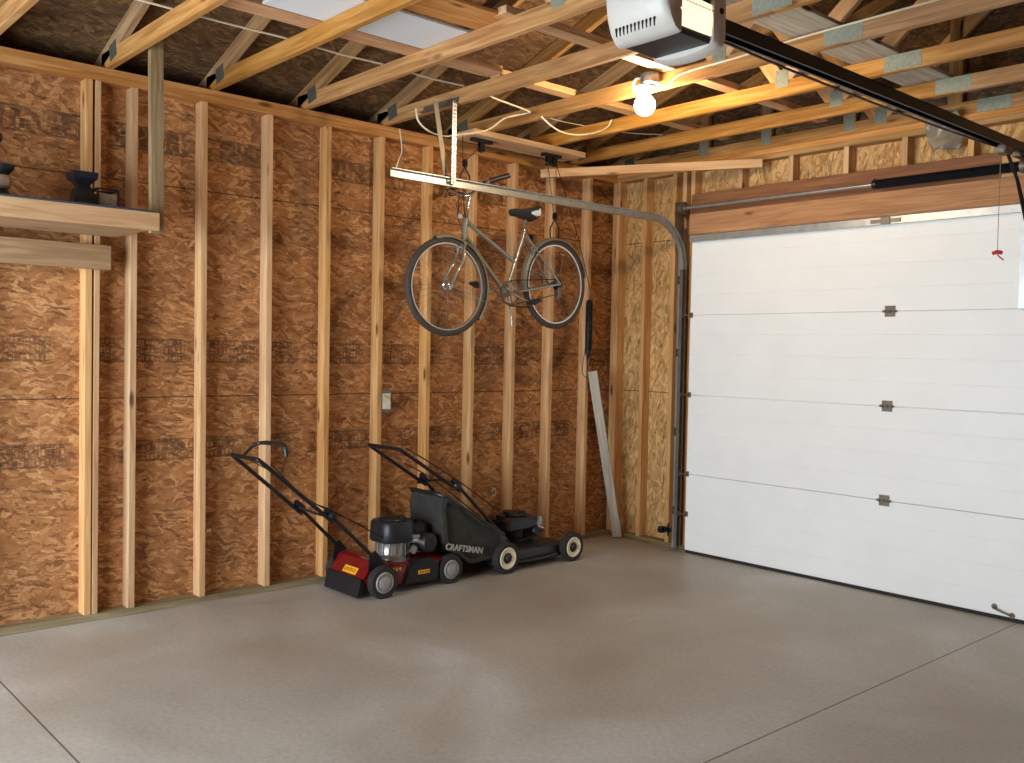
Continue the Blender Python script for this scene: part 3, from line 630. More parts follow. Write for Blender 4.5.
# ------------------------------------------------------------------ shelf and things on it
SH = tag(empty('storage_shelf', (.25, -5, 2.1)), 'wooden hanging shelf with blue grey liner at the upper left', 'shelf')
def lchild(name, a, b, w, h, m, p, upv=(0, 0, 1), label=None):
    o = lumber(name, a, b, w, h, m, upv=upv); keep(o, p)
    if label: o['label'] = label
    return o
lchild('front_rail', (.49, -6.2, 2.152), (.49, -4.03, 2.152), .038, .089, 'pine', SH)
lchild('end_rail', (0, -4.088, 2.152), (.47, -4.088, 2.152), .038, .089, 'pine_dull', SH)
lchild('shelf_panel', (.24, -6.2, 2.112), (.24, -4.11, 2.112), .46, .012, 'pine_dull', SH, label='darker board underside')
lchild('ledger', (.02, -6.2, 1.99), (.02, -4.11, 1.99), .038, .132, 'pine_dull', SH)
lchild('hanging_post', (.44, -4.02, 2.10), (.435, -4.03, 3.10), .038, .068, 'post_wood', SH, upv=(0, 1, 0), label='weathered greenish hanging post')
bm = bmesh.new(); span(bm, (.0, -6.2, 2.197), (.512, -4.056, 2.206), bev=.003); child('shelf_liner', bm, 'carpet', SH, label='blue grey carpet liner')
ZS = 2.206
def lantern(x, y, s, label, lean=0):
    t = tag(empty('porch_lantern', (x, y, ZS)), label, 'lantern', 'old lanterns on the shelf')
    f = lambda prof: (lambda b: (lathe(b, (x, y, ZS), (0, 0, 1), prof, 20), b)[1])(bmesh.new())
    child('lantern_base', f([(.065*s, 0), (.068*s, .01*s), (.05*s, .05*s), (.032*s, .075*s)]), 'black', t, True)
    child('lantern_globe', f([(.03*s, .07*s), (.055*s, .085*s), (.064*s, .12*s), (.055*s, .155*s), (.035*s, .165*s)]), 'glass', t, True, 'dusty glass body')
    child('lantern_cap', f([(.042*s, .162*s), (.075*s, .20*s), (.078*s, .225*s), (.07*s, .228*s), (.03*s, .235*s), (.006*s, .24*s)]), 'black', t, True)
    return t
lantern(.27, -4.71, .76, 'black lantern with pale round glass at the left photo edge')
lt = tag(empty('porch_lantern', (.25, -4.33, ZS)), 'dark lantern with flared black top standing beside the small box', 'lantern', 'old lanterns on the shelf')
def f4(x, y, rows):
    bm = bmesh.new(); loft(bm, [[(x-a, y-a, ZS+z), (x+a, y-a, ZS+z), (x+a, y+a, ZS+z), (x-a, y+a, ZS+z)] for a, z in rows]); return bm
child('lantern_body', f4(.25, -4.33, [(.062, 0), (.064, .02), (.045, .06), (.04, .10), (.028, .125)]), 'black', lt)
child('lantern_cap', f4(.25, -4.33, [(.026, .12), (.058, .155), (.062, .185), (.05, .19)]), 'engine', lt)
BX = tag(empty('small_open_box', (.24, -4.215, ZS)), 'small dark framed box with a tan glass side right of the lantern', 'box')
bm = bmesh.new(); w = .052
for sx in (-1, 1):
    for sy in (-1, 1): span(bm, (.24+sx*w-.004, -4.215+sy*w-.004, ZS), (.24+sx*w+.004, -4.215+sy*w+.004, ZS+.115))
for z in (.0, .108):
    for s in (-1, 1):
        span(bm, (.24-w, -4.215+s*w-.004, ZS+z), (.24+w, -4.215+s*w+.004, ZS+z+.008)); span(bm, (.24+s*w-.004, -4.215-w, ZS+z), (.24+s*w+.004, -4.215+w, ZS+z+.008))
child('box_frame', bm, 'black', BX)
bm = bmesh.new(); span(bm, (.24-w+.005, -4.215-w+.005, ZS+.002), (.24+w-.003, -4.215+w-.005, ZS+.09)); child('box_pane', bm, 'glass', BX, label='tan glass pane')
KB = tag(empty('shelf_knob', (.12, -4.69, ZS)), 'black knob on a thin stem at the left photo edge above the shelf', 'knob')
bm = bmesh.new(); lathe(bm, (.12, -4.69, ZS), (0, 0, 1), [(.04, 0), (.04, .008), (.006, .014), (.006, .30), (.018, .312), (.024, .33), (.018, .348), (.004, .354)], 16); child('knob', bm, 'black', KB, True)

# ------------------------------------------------------------------ bicycle
ya, za, yr, zr_ = -2.13, 1.938, -1.10, 2.018
BK = tag(empty('bicycle', (.43, -1.6, 1.6)), 'grey step-through bicycle hung from the ceiling hoist by the left wall', 'bicycle')
def px(y, t=0):   # lateral position: frame turned slightly to the wall at the rear
    return .43+(-.055)*(y+1.6)+t
def bp(y, z, t=0): return Vector((px(y, t), y, z))
sdir = Vector((-.055, 1, 0)).normalized()                 # rear-ward along the frame
def wheel(cy, cz, steer, nm, front):
    c = bp(cy, cz); d = Matrix.Rotation(steer, 3, 'Z') @ sdir; d.normalize(); n = d.cross(Vector((0, 0, 1))).normalized()   # axle direction
    w = empty(nm, c); keep(w, BK); w.matrix_parent_inverse = BK.matrix_basis.inverted()
    w.location = c
    inv = Matrix.Translation(-c)
    def wc(name, bm, m, sm=True, lab=None):
        o = link(name, bm, m, w, sm); o.matrix_parent_inverse = inv
        if lab: o['label'] = lab
        return o
    P = lambda r, t, a=0: c+(d*math.cos(t)+Vector((0, 0, 1))*math.sin(t))*r+n*a
    bm = bmesh.new(); tube(bm, [P(.302, 2*math.pi*k/56) for k in range(56)], .021, 10, closed=True); wc('tire', bm, 'tire')
    bm = bmesh.new(); rr = []
    prof = [(.285, -.012), (.276, -.011), (.274, 0), (.276, .011), (.285, .012), (.288, .006), (.288, -.006)]
    rings = [[P(r, 2*math.pi*k/56, a) for r, a in prof] for k in range(56)]
    V = [[bm.verts.new(p) for p in r] for r in rings]
    for i in range(56):
        A, B = V[i], V[(i+1) % 56]
        for k in range(7): bm.faces.new((A[k], A[(k+1) % 7], B[(k+1) % 7], B[k]))
    wc('rim', bm, 'chrome', True, 'shiny steel rim')
    bm = bmesh.new()
    for k in range(36):
        t = 2*math.pi*k/36; s = 1 if k % 2 else -1; off = .5*(1 if k % 4 < 2 else -1)
        tube(bm, [P(.018, t+off*1.6, s*.026), P(.277, t, s*.003)], .0009, 4, cap=False)
    wc('spokes', bm, 'spoke', False)
    bm = bmesh.new(); lathe(bm, c-n*.05, n, [(.005, -.012), (.005, .015), (.02, .02), (.02, .024), (.01, .028), (.01, .072), (.02, .076), (.02, .08), (.005, .085), (.005, .112)], 14); wc('hub', bm, 'chrome')
    return c, d, n, P
fc_, fd, fn_, FP = wheel(ya, za, math.radians(-5), 'front_wheel', True)
rc_, rd, rn_, RP = wheel(yr, zr_, 0, 'rear_wheel', False)
def bt(name, segs, m='bike_frame', lab=None):
    bm = bmesh.new()
    for s in segs: tube(bm, s[0], s[1], 10, s[2] if len(s) > 2 else 0)
    return child(name, bm, m, BK, True, lab)
HT, HB = bp(-1.972, 2.40), bp(-2.005, 2.255); BB = bp(-1.60, 1.925); ST = bp(-1.425, 2.355)
HB = bp(-1.99, 2.26)
fr = bt('frame', [([HT, HB], .018), ([bp(-1.965, 2.375), bp(-1.51, 2.145)], .014), ([bp(-1.98, 2.285), BB], .0155), ([ST, BB], .0145),
    ([ST+Vector((.02, 0, -.01)), rc_+Vector((.058, 0, 0))], .0075), ([ST+Vector((-.02, 0, -.01)), rc_+Vector((-.058, 0, 0))], .0075),
    ([BB+Vector((.025, .02, 0)), rc_+Vector((.058, 0, 0))], .009), ([BB+Vector((-.025, .02, 0)), rc_+Vector((-.058, 0, 0))], .009),
    ([BB-Vector((.04, 0, 0)), BB+Vector((.04, 0, 0))], .021)])
crown = HB+Vector((0, -.015, -.035))
fl = []
for s in (-1, 1):
    q = fn_*s
    fl.append(([crown+q*.028, crown+q*.045+Vector((0, -.015, -.10)), fc_+q*.052+(-fd)*-.045+Vector((0, 0, .10)), fc_+q*.052], .0095, 6))
fk = bt('fork', fl+[([crown-fn_*.045, crown+fn_*.045], .012), ([crown, HB], .014)])
# handlebar with stem
stemT = bp(-1.935, 2.555); fwd = -fd
bt('stem', [([HT, bp(-1.955, 2.50), stemT], .0115, 4)], 'chrome', 'chrome stem')
hbp = []
for s in (-1, 1):
    q = fn_*s*-1 if False else fn_*s
    hbp.append([stemT, stemT+q*.05+fwd*.03, stemT+q*.13+fwd*.04+Vector((0, 0, .03)), stemT+q*.205+fwd*.025+Vector((0, 0, .056)), stemT+q*.245+fd*.125+Vector((0, 0, .115))])
bt('handlebar', [(p, .0105, 6) for p in hbp], 'chrome', 'chrome swept handlebar')
for p in hbp:
    a = catmull(p, 6); bm = bmesh.new(); tube(bm, a[-6:], .017, 12); child('grip', bm, 'black', BK, True)
    bm = bmesh.new(); q = (a[-8]-stemT); tube(bm, [a[-8]+Vector((0, 0, -.012)), a[-6]+Vector((0, 0, -.045)), a[-2]+Vector((0, 0, -.05))], .005, 6, 4); box(bm, a[-8]+Vector((0, 0, .0)), (.025, .025, .025), bev=.004); child('brake_lever', bm, 'black_metal', BK, True)
bm = bmesh.new(); q = catmull(hbp[0], 6)[-8]; lathe(bm, stemT+fn_*.14+Vector((0, 0, .06)), fwd+Vector((0, 0, .3)), [(.024, 0), (.026, .006), (.02, .012)], 14); child('bell', bm, 'chrome', BK, True)
bm = bmesh.new(); box(bm, bp(-2.025, 2.405), (.05, .008, .03), R=Matrix.Rotation(.3, 3, 'X'), bev=.004); child('front_reflector', bm, 'white_plastic', BK, label='white reflector below the handlebar')
bm = bmesh.new(); tube(bm, [bp(-1.99, 2.40, .01), bp(-2.06, 2.47), stemT+fwd*.07+Vector((0, 0, -.02)), stemT+fn_*.2+fwd*.03+Vector((0, 0, .03))], .0028, 5, 6); tube(bm, [bp(-1.99, 2.30, -.01), bp(-2.05, 2.42), stemT+fwd*.06+Vector((0, 0, .0)), stemT-fn_*.2+fwd*.03+Vector((0, 0, .03))], .0028, 5, 6); child('brake_cable', bm, 'black', BK, True)
# brakes
bm = bmesh.new()
for s in (-1, 1): tube(bm, [crown+fn_*s*.01+fwd*.03+Vector((0, 0, .01)), crown+fn_*s*.05+fwd*.03+Vector((0, 0, -.02)), crown+fn_*s*.03+fwd*.025+Vector((0, 0, -.055))], .006, 6, 4)
child('front_brake', bm, 'chrome', BK, True)
bm = bmesh.new(); b0 = bp(-1.37, 2.235)
for s in (-1, 1): tube(bm, [b0+Vector((s*.01, 0, .03)), b0+Vector((s*.05, 0, .0)), b0+Vector((s*.03, .01, -.04))], .006, 6, 4)
child('rear_brake', bm, 'chrome', BK, True)
# fenders
def fender(P, c, t0, t1, nm):
    bm = bmesh.new(); n = 26; rings = []
    for k in range(n+1):
        t = math.radians(t0+(t1-t0)*k/n)
        o = []
        for a, dr in ((-.028, -.014), (-.02, .004), (0, .010), (.02, .004), (.028, -.014), (.026, -.014), (.018, .002), (0, .008), (-.018, .002), (-.026, -.014)): o.append(P(.330+dr, t, a))
        rings.append(o)
    loft(bm, rings)
    for s in (-1, 1): tube(bm, [c+FN*s*.05 if False else P(.01, 0, s*.05), P(.328, math.radians(t0+(t1-t0)*.85), s*.026)], .0022, 5)
    return child(nm, bm, 'bike_frame', BK, True)
FN = fn_
fender(FP, fc_, 108, -38, 'front_fender'); fender(RP, rc_, 12, 190, 'rear_fender')
# seat
bt('seat_post', [([ST+Vector((0, -.004, -.02)), bp(-1.405, 2.49)], .0125)], 'chrome')
bm = bmesh.new(); rings = []
for k, (y, w, h0, h1) in enumerate(((-1.575, .012, -.014, .004), (-1.56, .02, -.028, .012), (-1.50, .026, -.03, .014), (-1.44, .04, -.036, .012), (-1.38, .065, -.05, .016), (-1.33, .082, -.055, .028), (-1.29, .08, -.045, .034), (-1.275, .06, -.02, .03))):
    z = 2.503+.06*(y+1.42); h0 *= 1.25; h1 *= 1.2; y = -1.575+(y+1.575)*.86
    rings.append([bp(y, z+h1-.35*(h1-h0)*(abs(math.cos(t))**2)*(1 if math.sin(t) > 0 else 0)+min(0, math.sin(t))*(h1-h0), w*math.cos(t)) for t in (2*math.pi*q/18 for q in range(18))])
loft(bm, rings); sd = child('saddle', bm, 'saddle', BK, True)
bm = bmesh.new(); rr = []
for (y, z0, z1) in ((-1.385, -.012, -.004), (-1.34, -.03, .006), (-1.30, -.022, .018), (-1.28, -.004, .02)):
    z = 2.503+.06*(y+1.42); w = {-1.385: .063, -1.34: .081, -1.30: .083, -1.28: .068}[y]; y = -1.575+(y+1.575)*.86; z0 *= 1.2; z1 *= 1.2
    rr.append([bp(y, z+z0, w+.0), bp(y, z+z1, w-.004), bp(y, z+z1, w-.012), bp(y, z+z0, w-.01)])
loft(bm, rr); child('saddle_panel', bm, 'saddle_white', BK, True, 'white saddle side patch')
bm = bmesh.new()
for s in (-1, 1): tube(bm, [bp(-1.54, 2.475, s*.015), bp(-1.45, 2.462, s*.02), bp(-1.36, 2.462, s*.03), bp(-1.31, 2.48, s*.04)], .004, 6, 4)
box(bm, bp(-1.41, 2.467), (.05, .04, .03), bev=.005); child('saddle_rails', bm, 'black_metal', BK, True)
# crankset
bm = bmesh.new(); cx = BB+Vector((.05, 0, 0))
lathe(bm, cx, (1, 0, 0), [(.082, -.002), (.086, 0), (.082, .002), (.070, .002), (.070, -.002)], 40) if False else None
n = 40; V = []
for k in range(n):
    t = 2*math.pi*k/n; e = .003 if k % 2 else 0
    V.append([bm.verts.new(cx+Vector((a, math.cos(t)*r, math.sin(t)*r))) for r, a in ((.068, -.0015), (.084+e, -.0015), (.084+e, .0015), (.068, .0015))])
for k in range(n):
    A, B = V[k], V[(k+1) % n]
    for q in range(4): bm.faces.new((A[q], A[(q+1) % 4], B[(q+1) % 4], B[q]))
for k in range(5): t = 2*math.pi*k/5; tube(bm, [cx, cx+Vector((0, math.cos(t)*.07, math.sin(t)*.07))], .006, 6)
child('chainring', bm, 'galv_dull', BK)
bm = bmesh.new(); tube(bm, [BB+Vector((.062, 0, 0)), BB+Vector((.07, .158, -.055))], .009, 8); tube(bm, [BB-Vector((.062, 0, 0)), BB+Vector((-.07, -.158, .055))], .009, 8); child('crank', bm, 'chrome', BK, True)
for s in (1, -1):
    bm = bmesh.new(); c = BB+Vector((s*.07, s*.158, s*-.055)); box(bm, c+Vector((s*.055, 0, 0)), (.085, .07, .022), R=Matrix.Rotation(.4*s, 3, 'X'), bev=.005); child('pedal', bm, 'black', BK)
bm = bmesh.new(); c2 = rc_+Vector((.045, 0, 0)); tube(bm, [cx+Vector((0, .0, .086)), c2+Vector((0, 0, .035)), c2+Vector((0, .033, 0)), c2+Vector((0, 0, -.035)), c2+Vector((0, -.02, -.075)), cx+Vector((0, .0, -.086)), cx+Vector((0, -.06, -.06)), cx+Vector((0, -.086, 0)), cx+Vector((0, -.06, .06))], .0035, 5, closed=True); child('chain', bm, 'black_metal', BK)
bm = bmesh.new(); lathe(bm, c2-Vector((.02, 0, 0)), (1, 0, 0), [(.045, 0), (.045, .003), (.038, .004), (.038, .008), (.03, .012), (.03, .018), (.02, .022)], 24); child('freewheel', bm, 'black_metal', BK, True)
bm = bmesh.new(); box(bm, rc_+Vector((.06, -.01, -.06)), (.012, .03, .07), bev=.003); lathe(bm, rc_+Vector((.052, -.02, -.095)), (1, 0, 0), [(.018, 0), (.018, .008)], 12); child('derailleur', bm, 'galv_dull', BK, True)
bt('kickstand', [([BB+Vector((-.03, .05, -.02)), BB+Vector((-.05, .10, -.12)), BB+Vector((-.055, .12, -.22))], .007, 4)], 'chrome')
bt('chain_guard', [([BB+Vector((.07, -.02, -.088)), BB+Vector((.07, .2, -.092))], .005)], 'black_metal')
bm = bmesh.new(); lathe(bm, bp(-1.36, 2.33), (0, 1, 0), [(.022, 0), (.024, .008), (.02, .016)], 16); child('rear_reflector', bm, 'black', BK, True)

# ------------------------------------------------------------------ hoist
HO = tag(empty('bike_hoist', (.3, -1.3, 2.98)), 'black pulley hoist with hooks and ropes holding up the bicycle', 'hoist')
def pulley(y, n, nm='pulley_block'):
    bm = bmesh.new(); x = .29; span(bm, (x-.02, y-.09, 2.957), (x+.02, y+.09, 2.981), bev=.002)
    for k in range(n):
        yy = y+(k-(n-1)/2)*.06
        for s in (-1, 1): span(bm, (x+s*.012-.002, yy-.02, 2.895), (x+s*.012+.002, yy+.02, 2.96))
        lathe(bm, (x-.01, yy, 2.915), (1, 0, 0), [(.024, 0), (.018, .005), (.018, .015), (.024, .02)], 18); lathe(bm, (x-.018, yy, 2.915), (1, 0, 0), [(.005, 0), (.005, .036)], 8)
    return child(nm, bm, 'black_metal', HO, True)
pulley(-1.72, 1); pulley(-1.05, 2)
hooks = []
def hook(y, zt, zb):
    x = .35; bm = bmesh.new(); box(bm, (x, y, zt-.02), (.026, .04, .055), bev=.008); lathe(bm, (x-.016, y, zt-.02), (1, 0, 0), [(.012, 0), (.012, .032)], 12)
    child('lower_pulley', bm, 'black_metal', HO, True)
    bm = bmesh.new()
    for s in (-1, 1): tube(bm, [(x, y, zt-.045), (x+s*.012, y+s*.022, zt-.09), (x+s*.02, y+s*.026, (zt+zb)/2-.03), (x+s*.03, y+s*.012, zb)], .0055, 6, 5)
    child('hook', bm, 'black', HO, True)
hook(-1.91, 2.80, 2.62); hook(-1.06, 2.54, 2.36)
def rope(pts, r=.0032, sm=0):
    bm = bmesh.new(); tube(bm, pts, r, 5, sm); child('rope', bm, 'black', HO)
rope([(.345, -1.93, 2.98), (.345, -1.925, 2.81)]); rope([(.30, -1.75, 2.915), (.35, -1.895, 2.81)])
rope([(.295, -1.70, 2.925), (.295, -1.08, 2.93)])
rope([(.31, -1.105, 2.915), (.345, -1.07, 2.55)]); rope([(.31, -1.02, 2.915), (.35, -1.05, 2.55)])
rope([(.30, -1.005, 2.91), (.18, -.64, 2.42), (.06, -.365, 2.03), (.05, -.36, 1.94)])
rope([(.33, -1.94, 2.62), (.40, -2.0, 2.42)]); rope([(.33, -1.91, 2.62), (.42, -1.96, 2.42)])
bm = bmesh.new(); tube(bm, [(.06, -.372, 1.955), (.06, -.372, 1.93), (.06, -.372, 1.70), (.06, -.377, 1.52), (.06, -.377, 1.50)], [.008, .025, .028, .022, .012], 10)
for k in range(26):
    z = 1.94-k*.0155; lathe(bm, (.06, -.372, z), (0, .06*((k % 3)-1), 1), [(.028, 0), (.033, .004), (.028, .009)], 12)
child('rope_bundle', bm, 'black', HO, True, 'tightly wrapped hanging bundle of black rope')
rope([(.04, -.39, 1.55), (.06, -.43, 1.45), (.06, -.43, 1.36), (.06, -.38, 1.33), (.05, -.36, 1.40), (.04, -.37, 1.52)], .003, 5)
rope([(.04, -.37, 1.55), (.06, -.34, 1.42), (.06, -.32, 1.40), (.06, -.33, 1.46), (.04, -.36, 1.55)], .003, 5)
rope([(.04, -.36, 1.52), (.055, -.36, 1.22)], .004)

# ------------------------------------------------------------------ lawn mowers (local: X forward, Y left, Z up)
def mower_root(loc, ang, label):
    t = tag(empty('lawn_mower', loc, ang), label, 'lawn mower'); return t
def mc(name, bm, m, p, smooth=True, label=None):
    o = link(name, bm, m, p, smooth)
    if label: o['label'] = label
    return o
def mwheel(p, x, y, r, w, hub, holes, s):
    """s=+1: outside faces +y"""
    e = empty('wheel', (x, y, r)); e.parent = p
    bm = bmesh.new(); pr = [(r*.62, -w/2), (r*.93, -w/2), (r, -w/2+.008), (r, w/2-.008), (r*.93, w/2), (r*.66, w/2), (r*.62, w/2-.006)]
    lathe(bm, (0, 0, 0), (0, s, 0), pr, 36)
    for k in range(30):
        t = 2*math.pi*k/30; box(bm, (math.cos(t)*r, 0, math.sin(t)*r), (.006, w*.8, .008), R=Matrix.Rotation(-t, 3, 'Y'))
    mc('tire', bm, 'rubber', e)
    bm = bmesh.new()
    if hub == 'wheel_grey':
        lathe(bm, (0, s*(w/2-.006), 0), (0, s, 0), [(r*.63, -.004), (r*.66, .006), (r*.60, .012), (r*.54, .006), (r*.44, .005), (r*.38, .014), (r*.12, .018), (.001, .018)], 36)
        for k in range(20):
            t = 2*math.pi*k/20; box(bm, (math.cos(t)*r*.48, s*(w/2+.004), math.sin(t)*r*.48), (r*.18, .008, .004), R=Matrix.Rotation(-t, 3, 'Y'))
    else:
        lathe(bm, (0, s*(w/2-.006), 0), (0, s, 0), [(r*.66, -.004), (r*.70, .006), (r*.63, .01), (r*.55, .003), (r*.36, .002), (r*.33, -.006)], 36)
    hb = mc('hub_cap', bm, hub, e)
    if hub != 'wheel_grey':
        bm = bmesh.new(); lathe(bm, (0, s*(w/2-.008), 0), (0, s, 0), [(r*.31, 0), (r*.31, .007), (r*.2, .009), (r*.14, .018), (.001, .02)], 20); mc('axle_cap', bm, 'black', e)
    return e
def handle(p, wb, base, knee, top, kx, tw, m='black_metal'):
    """base/knee/top = (x,z); half widths wb at base, tw at top"""
    lo = []; 
    for s in (-1, 1):
        bm = bmesh.new(); tube(bm, [(base[0], s*wb, base[1]), (knee[0], s*(wb+tw)/2, knee[1])], .012, 10); mc('lower_handle', bm, m, p)
    bm = bmesh.new(); e = Vector((top[0]-knee[0], 0, top[1]-knee[1])).normalized(); T = Vector((top[0], 0, top[1])); K = Vector((knee[0], 0, knee[1]))
    off = Vector((-e.z, 0, e.x))*.022
    pts = [K+Vector((0, -(wb+tw)/2, 0))+e*-.04+off, T+Vector((0, -tw, 0))-e*.03+off, T+Vector((0, -tw+.035, 0))+off, T+Vector((0, tw-.035, 0))+off, T+Vector((0, tw, 0))-e*.03+off, K+Vector((0, (wb+tw)/2, 0))-e*.04+off]
    # keep straight legs, rounded corners
    P = [pts[0], pts[0].lerp(pts[1], .5), pts[1], pts[2], pts[2].lerp(pts[3], .5), pts[3], pts[4], pts[4].lerp(pts[5], .5), pts[5]]
    tube(bm, P, .0125, 10, 4); mc('upper_handle', bm, m, p)
    return e, T, K, off
def engine_base(bm, x, y, z): pass
# --- red mower
R1 = mower_root((.31, -2.67, 0), math.radians(90), 'red lawn mower with grey wheels parked beside the left wall'); p = R1
mwheel(p, .012, -.243, .099, .05, 'wheel_grey', 0, -1); mwheel(p, .012, .243, .099, .05, 'wheel_grey', 0, 1)
mwheel(p, .572, -.19, .094, .045, 'wheel_grey', 0, -1); mwheel(p, .572, .19, .094, .045, 'wheel_grey', 0, 1)
bm = bmesh.new()
def deck_ring(z, sc, f=0, w=.195, x0=-.03, x1=.62):
    cx, lx = (x0+x1)/2, (x1-x0)/2; pts = []
    for k in range(36):
        t = 2*math.pi*k/36; c, s = math.cos(t), math.sin(t)
        q = 4.5; X = math.copysign(abs(c)**(2/q), c)*lx*sc; Yv = math.copysign(abs(s)**(2/q), s)*w*sc; pts.append((cx+X+f, Yv, z))
    return pts
loft(bm, [deck_ring(.055, 1), deck_ring(.13, 1), deck_ring(.165, .95), deck_ring(.178, .86), deck_ring(.19, .55)]); mc('deck', bm, 'red_paint', p, label='dark red steel deck')
bm = bmesh.new(); prism(bm, [(-.03, .212), (0, .225), (.06, .225), (.09, .17), (-.02, .10), (-.095, .085), (-.10, .11), (-.05, .18)], -.19, .195, lambda u, v, a: (u, a, v)); rd_ = mc('rear_cover', bm, 'red_paint', p, False, 'dark red sloping rear cover')
bm = bmesh.new(); prism(bm, [(-.112, .12), (-.09, .12), (-.09, .09), (-.105, .02), (-.135, .010), (-.13, .03)], -.19, .20, lambda u, v, a: (u, a, v)); mc('rear_flap', bm, 'black', p, False, 'black rubber trailing flap')
# slope decal on the rear cover
def slope_mw(cx, cy, cz, ang, extra=0): return Matrix.Translation((cx, cy, cz)) @ Matrix.Rotation(math.radians(-90), 4, 'Z') @ Matrix.Rotation(ang, 4, 'X')
bm = bmesh.new(); box(bm, (0, 0, 0), (.15, .045, .002)); o = mc('warning_decal', bm, 'yellow', p, False, 'yellow warning decal'); o.matrix_basis = slope_mw(-.0785, -.02, .1475, math.radians(54))
dm = o
bm = bmesh.new(); random.seed(3)
for k in range(6):
    x = -.055+k*.022; box(bm, (x-.006, 0, .002), (.004, .028, .001)); box(bm, (x+.003, .008*(1 if k % 2 else -1), .002), (.012, .004, .001)); box(bm, (x+.006, 0, .002), (.003, .02, .001))
o = mc('decal_print', bm, 'decal_red', dm, False)
bm = bmesh.new(); box(bm, (0, 0, 0), (.12, .012, .002)); o = mc('brand_strip', bm, 'chrome', p, False, 'thin silver name strip'); o.matrix_basis = slope_mw(-.013, -.09, .2205, math.radians(24))
bm = bmesh.new()
loft(bm, [[(.16, -.215, z0), (.5, -.215, z0), (.46, yb, z1), (.2, yb, z1)] for yb, z0, z1 in ((-.2, .06, .18),)] + []) if False else None
prism(bm, [(.19, .045), (.46, .045), (.47, .12), (.45, .175), (.40, .195), (.30, .195), (.23, .16)], -.215, -.15, lambda u, v, a: (u, a, v)); bmesh.ops.bevel(bm, geom=bm.edges[:], offset=.008, segments=2, affect='EDGES')
sc_ = mc('side_chute_cover', bm, 'black', p, True, 'grey black plastic side chute cover')
bm = bmesh.new(); span(bm, (.30, -.2165, .10), (.39, -.2145, .125)); d2 = mc('decal', bm, 'yellow', sc_, False, 'small yellow decal'); 
bm = bmesh.new(); 
for k in range(4): span(bm, (.31+k*.02, -.2175, .106), (.322+k*.02, -.2166, .119))
mc('decal_print', bm, 'decal_red', sc_, False)
bm = bmesh.new()
for k in range(4): box(bm, (.10+k*.025, -.196, .150), (.015, .006, .022), R=Matrix.Rotation(.4, 3, 'Y'))
mc('stripe_decal', bm, 'yellow', p, False, 'yellow slanted stripe decal')
EX, EY = .225, -.03
bm = bmesh.new(); lathe(bm, (EX, EY, .18), (0, 0, 1), [(.125, 0), (.125, .012), (.10, .018)], 32); mc('engine_flange', bm, 'alu', p)
bm = bmesh.new(); pr = [(.085, 0)]
for k in range(6): pr += [(.10, .006+k*.017), (.10, .014+k*.017), (.088, .016+k*.017), (.088, .022+k*.017)]
lathe(bm, (EX, EY, .196), (0, 0, 1), [(.102, 0), (.105, .02), (.098, .03), (.098, .10), (.104, .11)], 32)
for k in range(16):
    t = 2*math.pi*k/16; box(bm, (EX+math.cos(t)*.1, EY+math.sin(t)*.1, .255), (.012, .006, .09), R=Matrix.Rotation(t, 3, 'Z'))
mc('crankcase', bm, 'alu', p, label='bright cast crankcase')
bm = bmesh.new()
def shroud(z, w, d, r, ox=0): return [(EX+ox+a, EY+b, z) for a, b in rrect(w, d, r)]
loft(bm, [shroud(.30, .24, .25, .08), shroud(.315, .25, .26, .08), shroud(.415, .245, .25, .08), shroud(.432, .22, .23, .07)]); mc('engine_shroud', bm, 'engine', p, label='blue black engine cover')
bm = bmesh.new(); lathe(bm, (EX, EY, .428), (0, 0, 1), [(.09, 0), (.092, .008), (.085, .018), (.05, .022), (.03, .03), (.001, .03)], 28)
for k in range(20): t = 2*math.pi*k/20; box(bm, (EX+math.cos(t)*.066, EY+math.sin(t)*.066, .449), (.03, .005, .003), R=Matrix.Rotation(t, 3, 'Z'))
mc('starter_cover', bm, 'black', p)
bm = bmesh.new(); loft(bm, [[(.36+a, EY+b*1, z) for a, b in rrect(.20, .2, .06)] for z in (.33, .345, .385)]+[[(.36+a*.85, EY+b*.85, .40) for a, b in rrect(.20, .2, .06)]]); mc('fuel_tank', bm, 'engine', p)
bm = bmesh.new(); lathe(bm, (.40, EY+.02, .395), (0, 0, 1), [(.028, 0), (.03, .02), (.024, .026)], 18); mc('fuel_cap', bm, 'black', p)
bm = bmesh.new(); lathe(bm, (.405, -.20, .285), (.15, -1, 0), [(.058, -.10), (.064, -.09), (.064, -.01), (.056, .002), (.03, .008), (.014, .004)], 28); mc('air_filter', bm, 'black', p, label='round grey black air filter housing')
bm = bmesh.new(); tube(bm, [(.30, -.13, .30), (.315, -.18, .31), (.35, -.19, .29)], .014, 8, 4); box(bm, (.315, -.165, .335), (.05, .03, .022), bev=.005); box(bm, (.30, -.16, .25), (.04, .03, .05), R=Matrix.Rotation(.6, 3, 'Y'), bev=.005); mc('carburetor', bm, 'alu', p, True, 'bright carburettor parts')
bm = bmesh.new(); tube(bm, [(.46, .02, .26), (.46, .02, .20)], .05, 16); mc('muffler', bm, 'black_metal', p)
e, T, K, off = handle(p, .205, (-.03, .25), (-.325, .535), (-.765, .905), 0, .17)
bm = bmesh.new(); A = T+Vector((.05, 0, -.02))
bz = [T+Vector((.05, .16, -.03)), T+Vector((.11, .15, .03)), T+Vector((.15, .11, .05)), T+Vector((.165, -.09, .055)), T+Vector((.165, -.135, .035)), T+Vector((.165, -.15, -.01))]; tube(bm, bz, [.009]*6+[.012]*5+[.014]*10+[.012]*5, 8, 5); tube(bm, [bz[-1], T+Vector((.13, -.165, -.10))], .003, 5)
mc('control_bail', bm, 'black', p, True, 'raised black control bail')
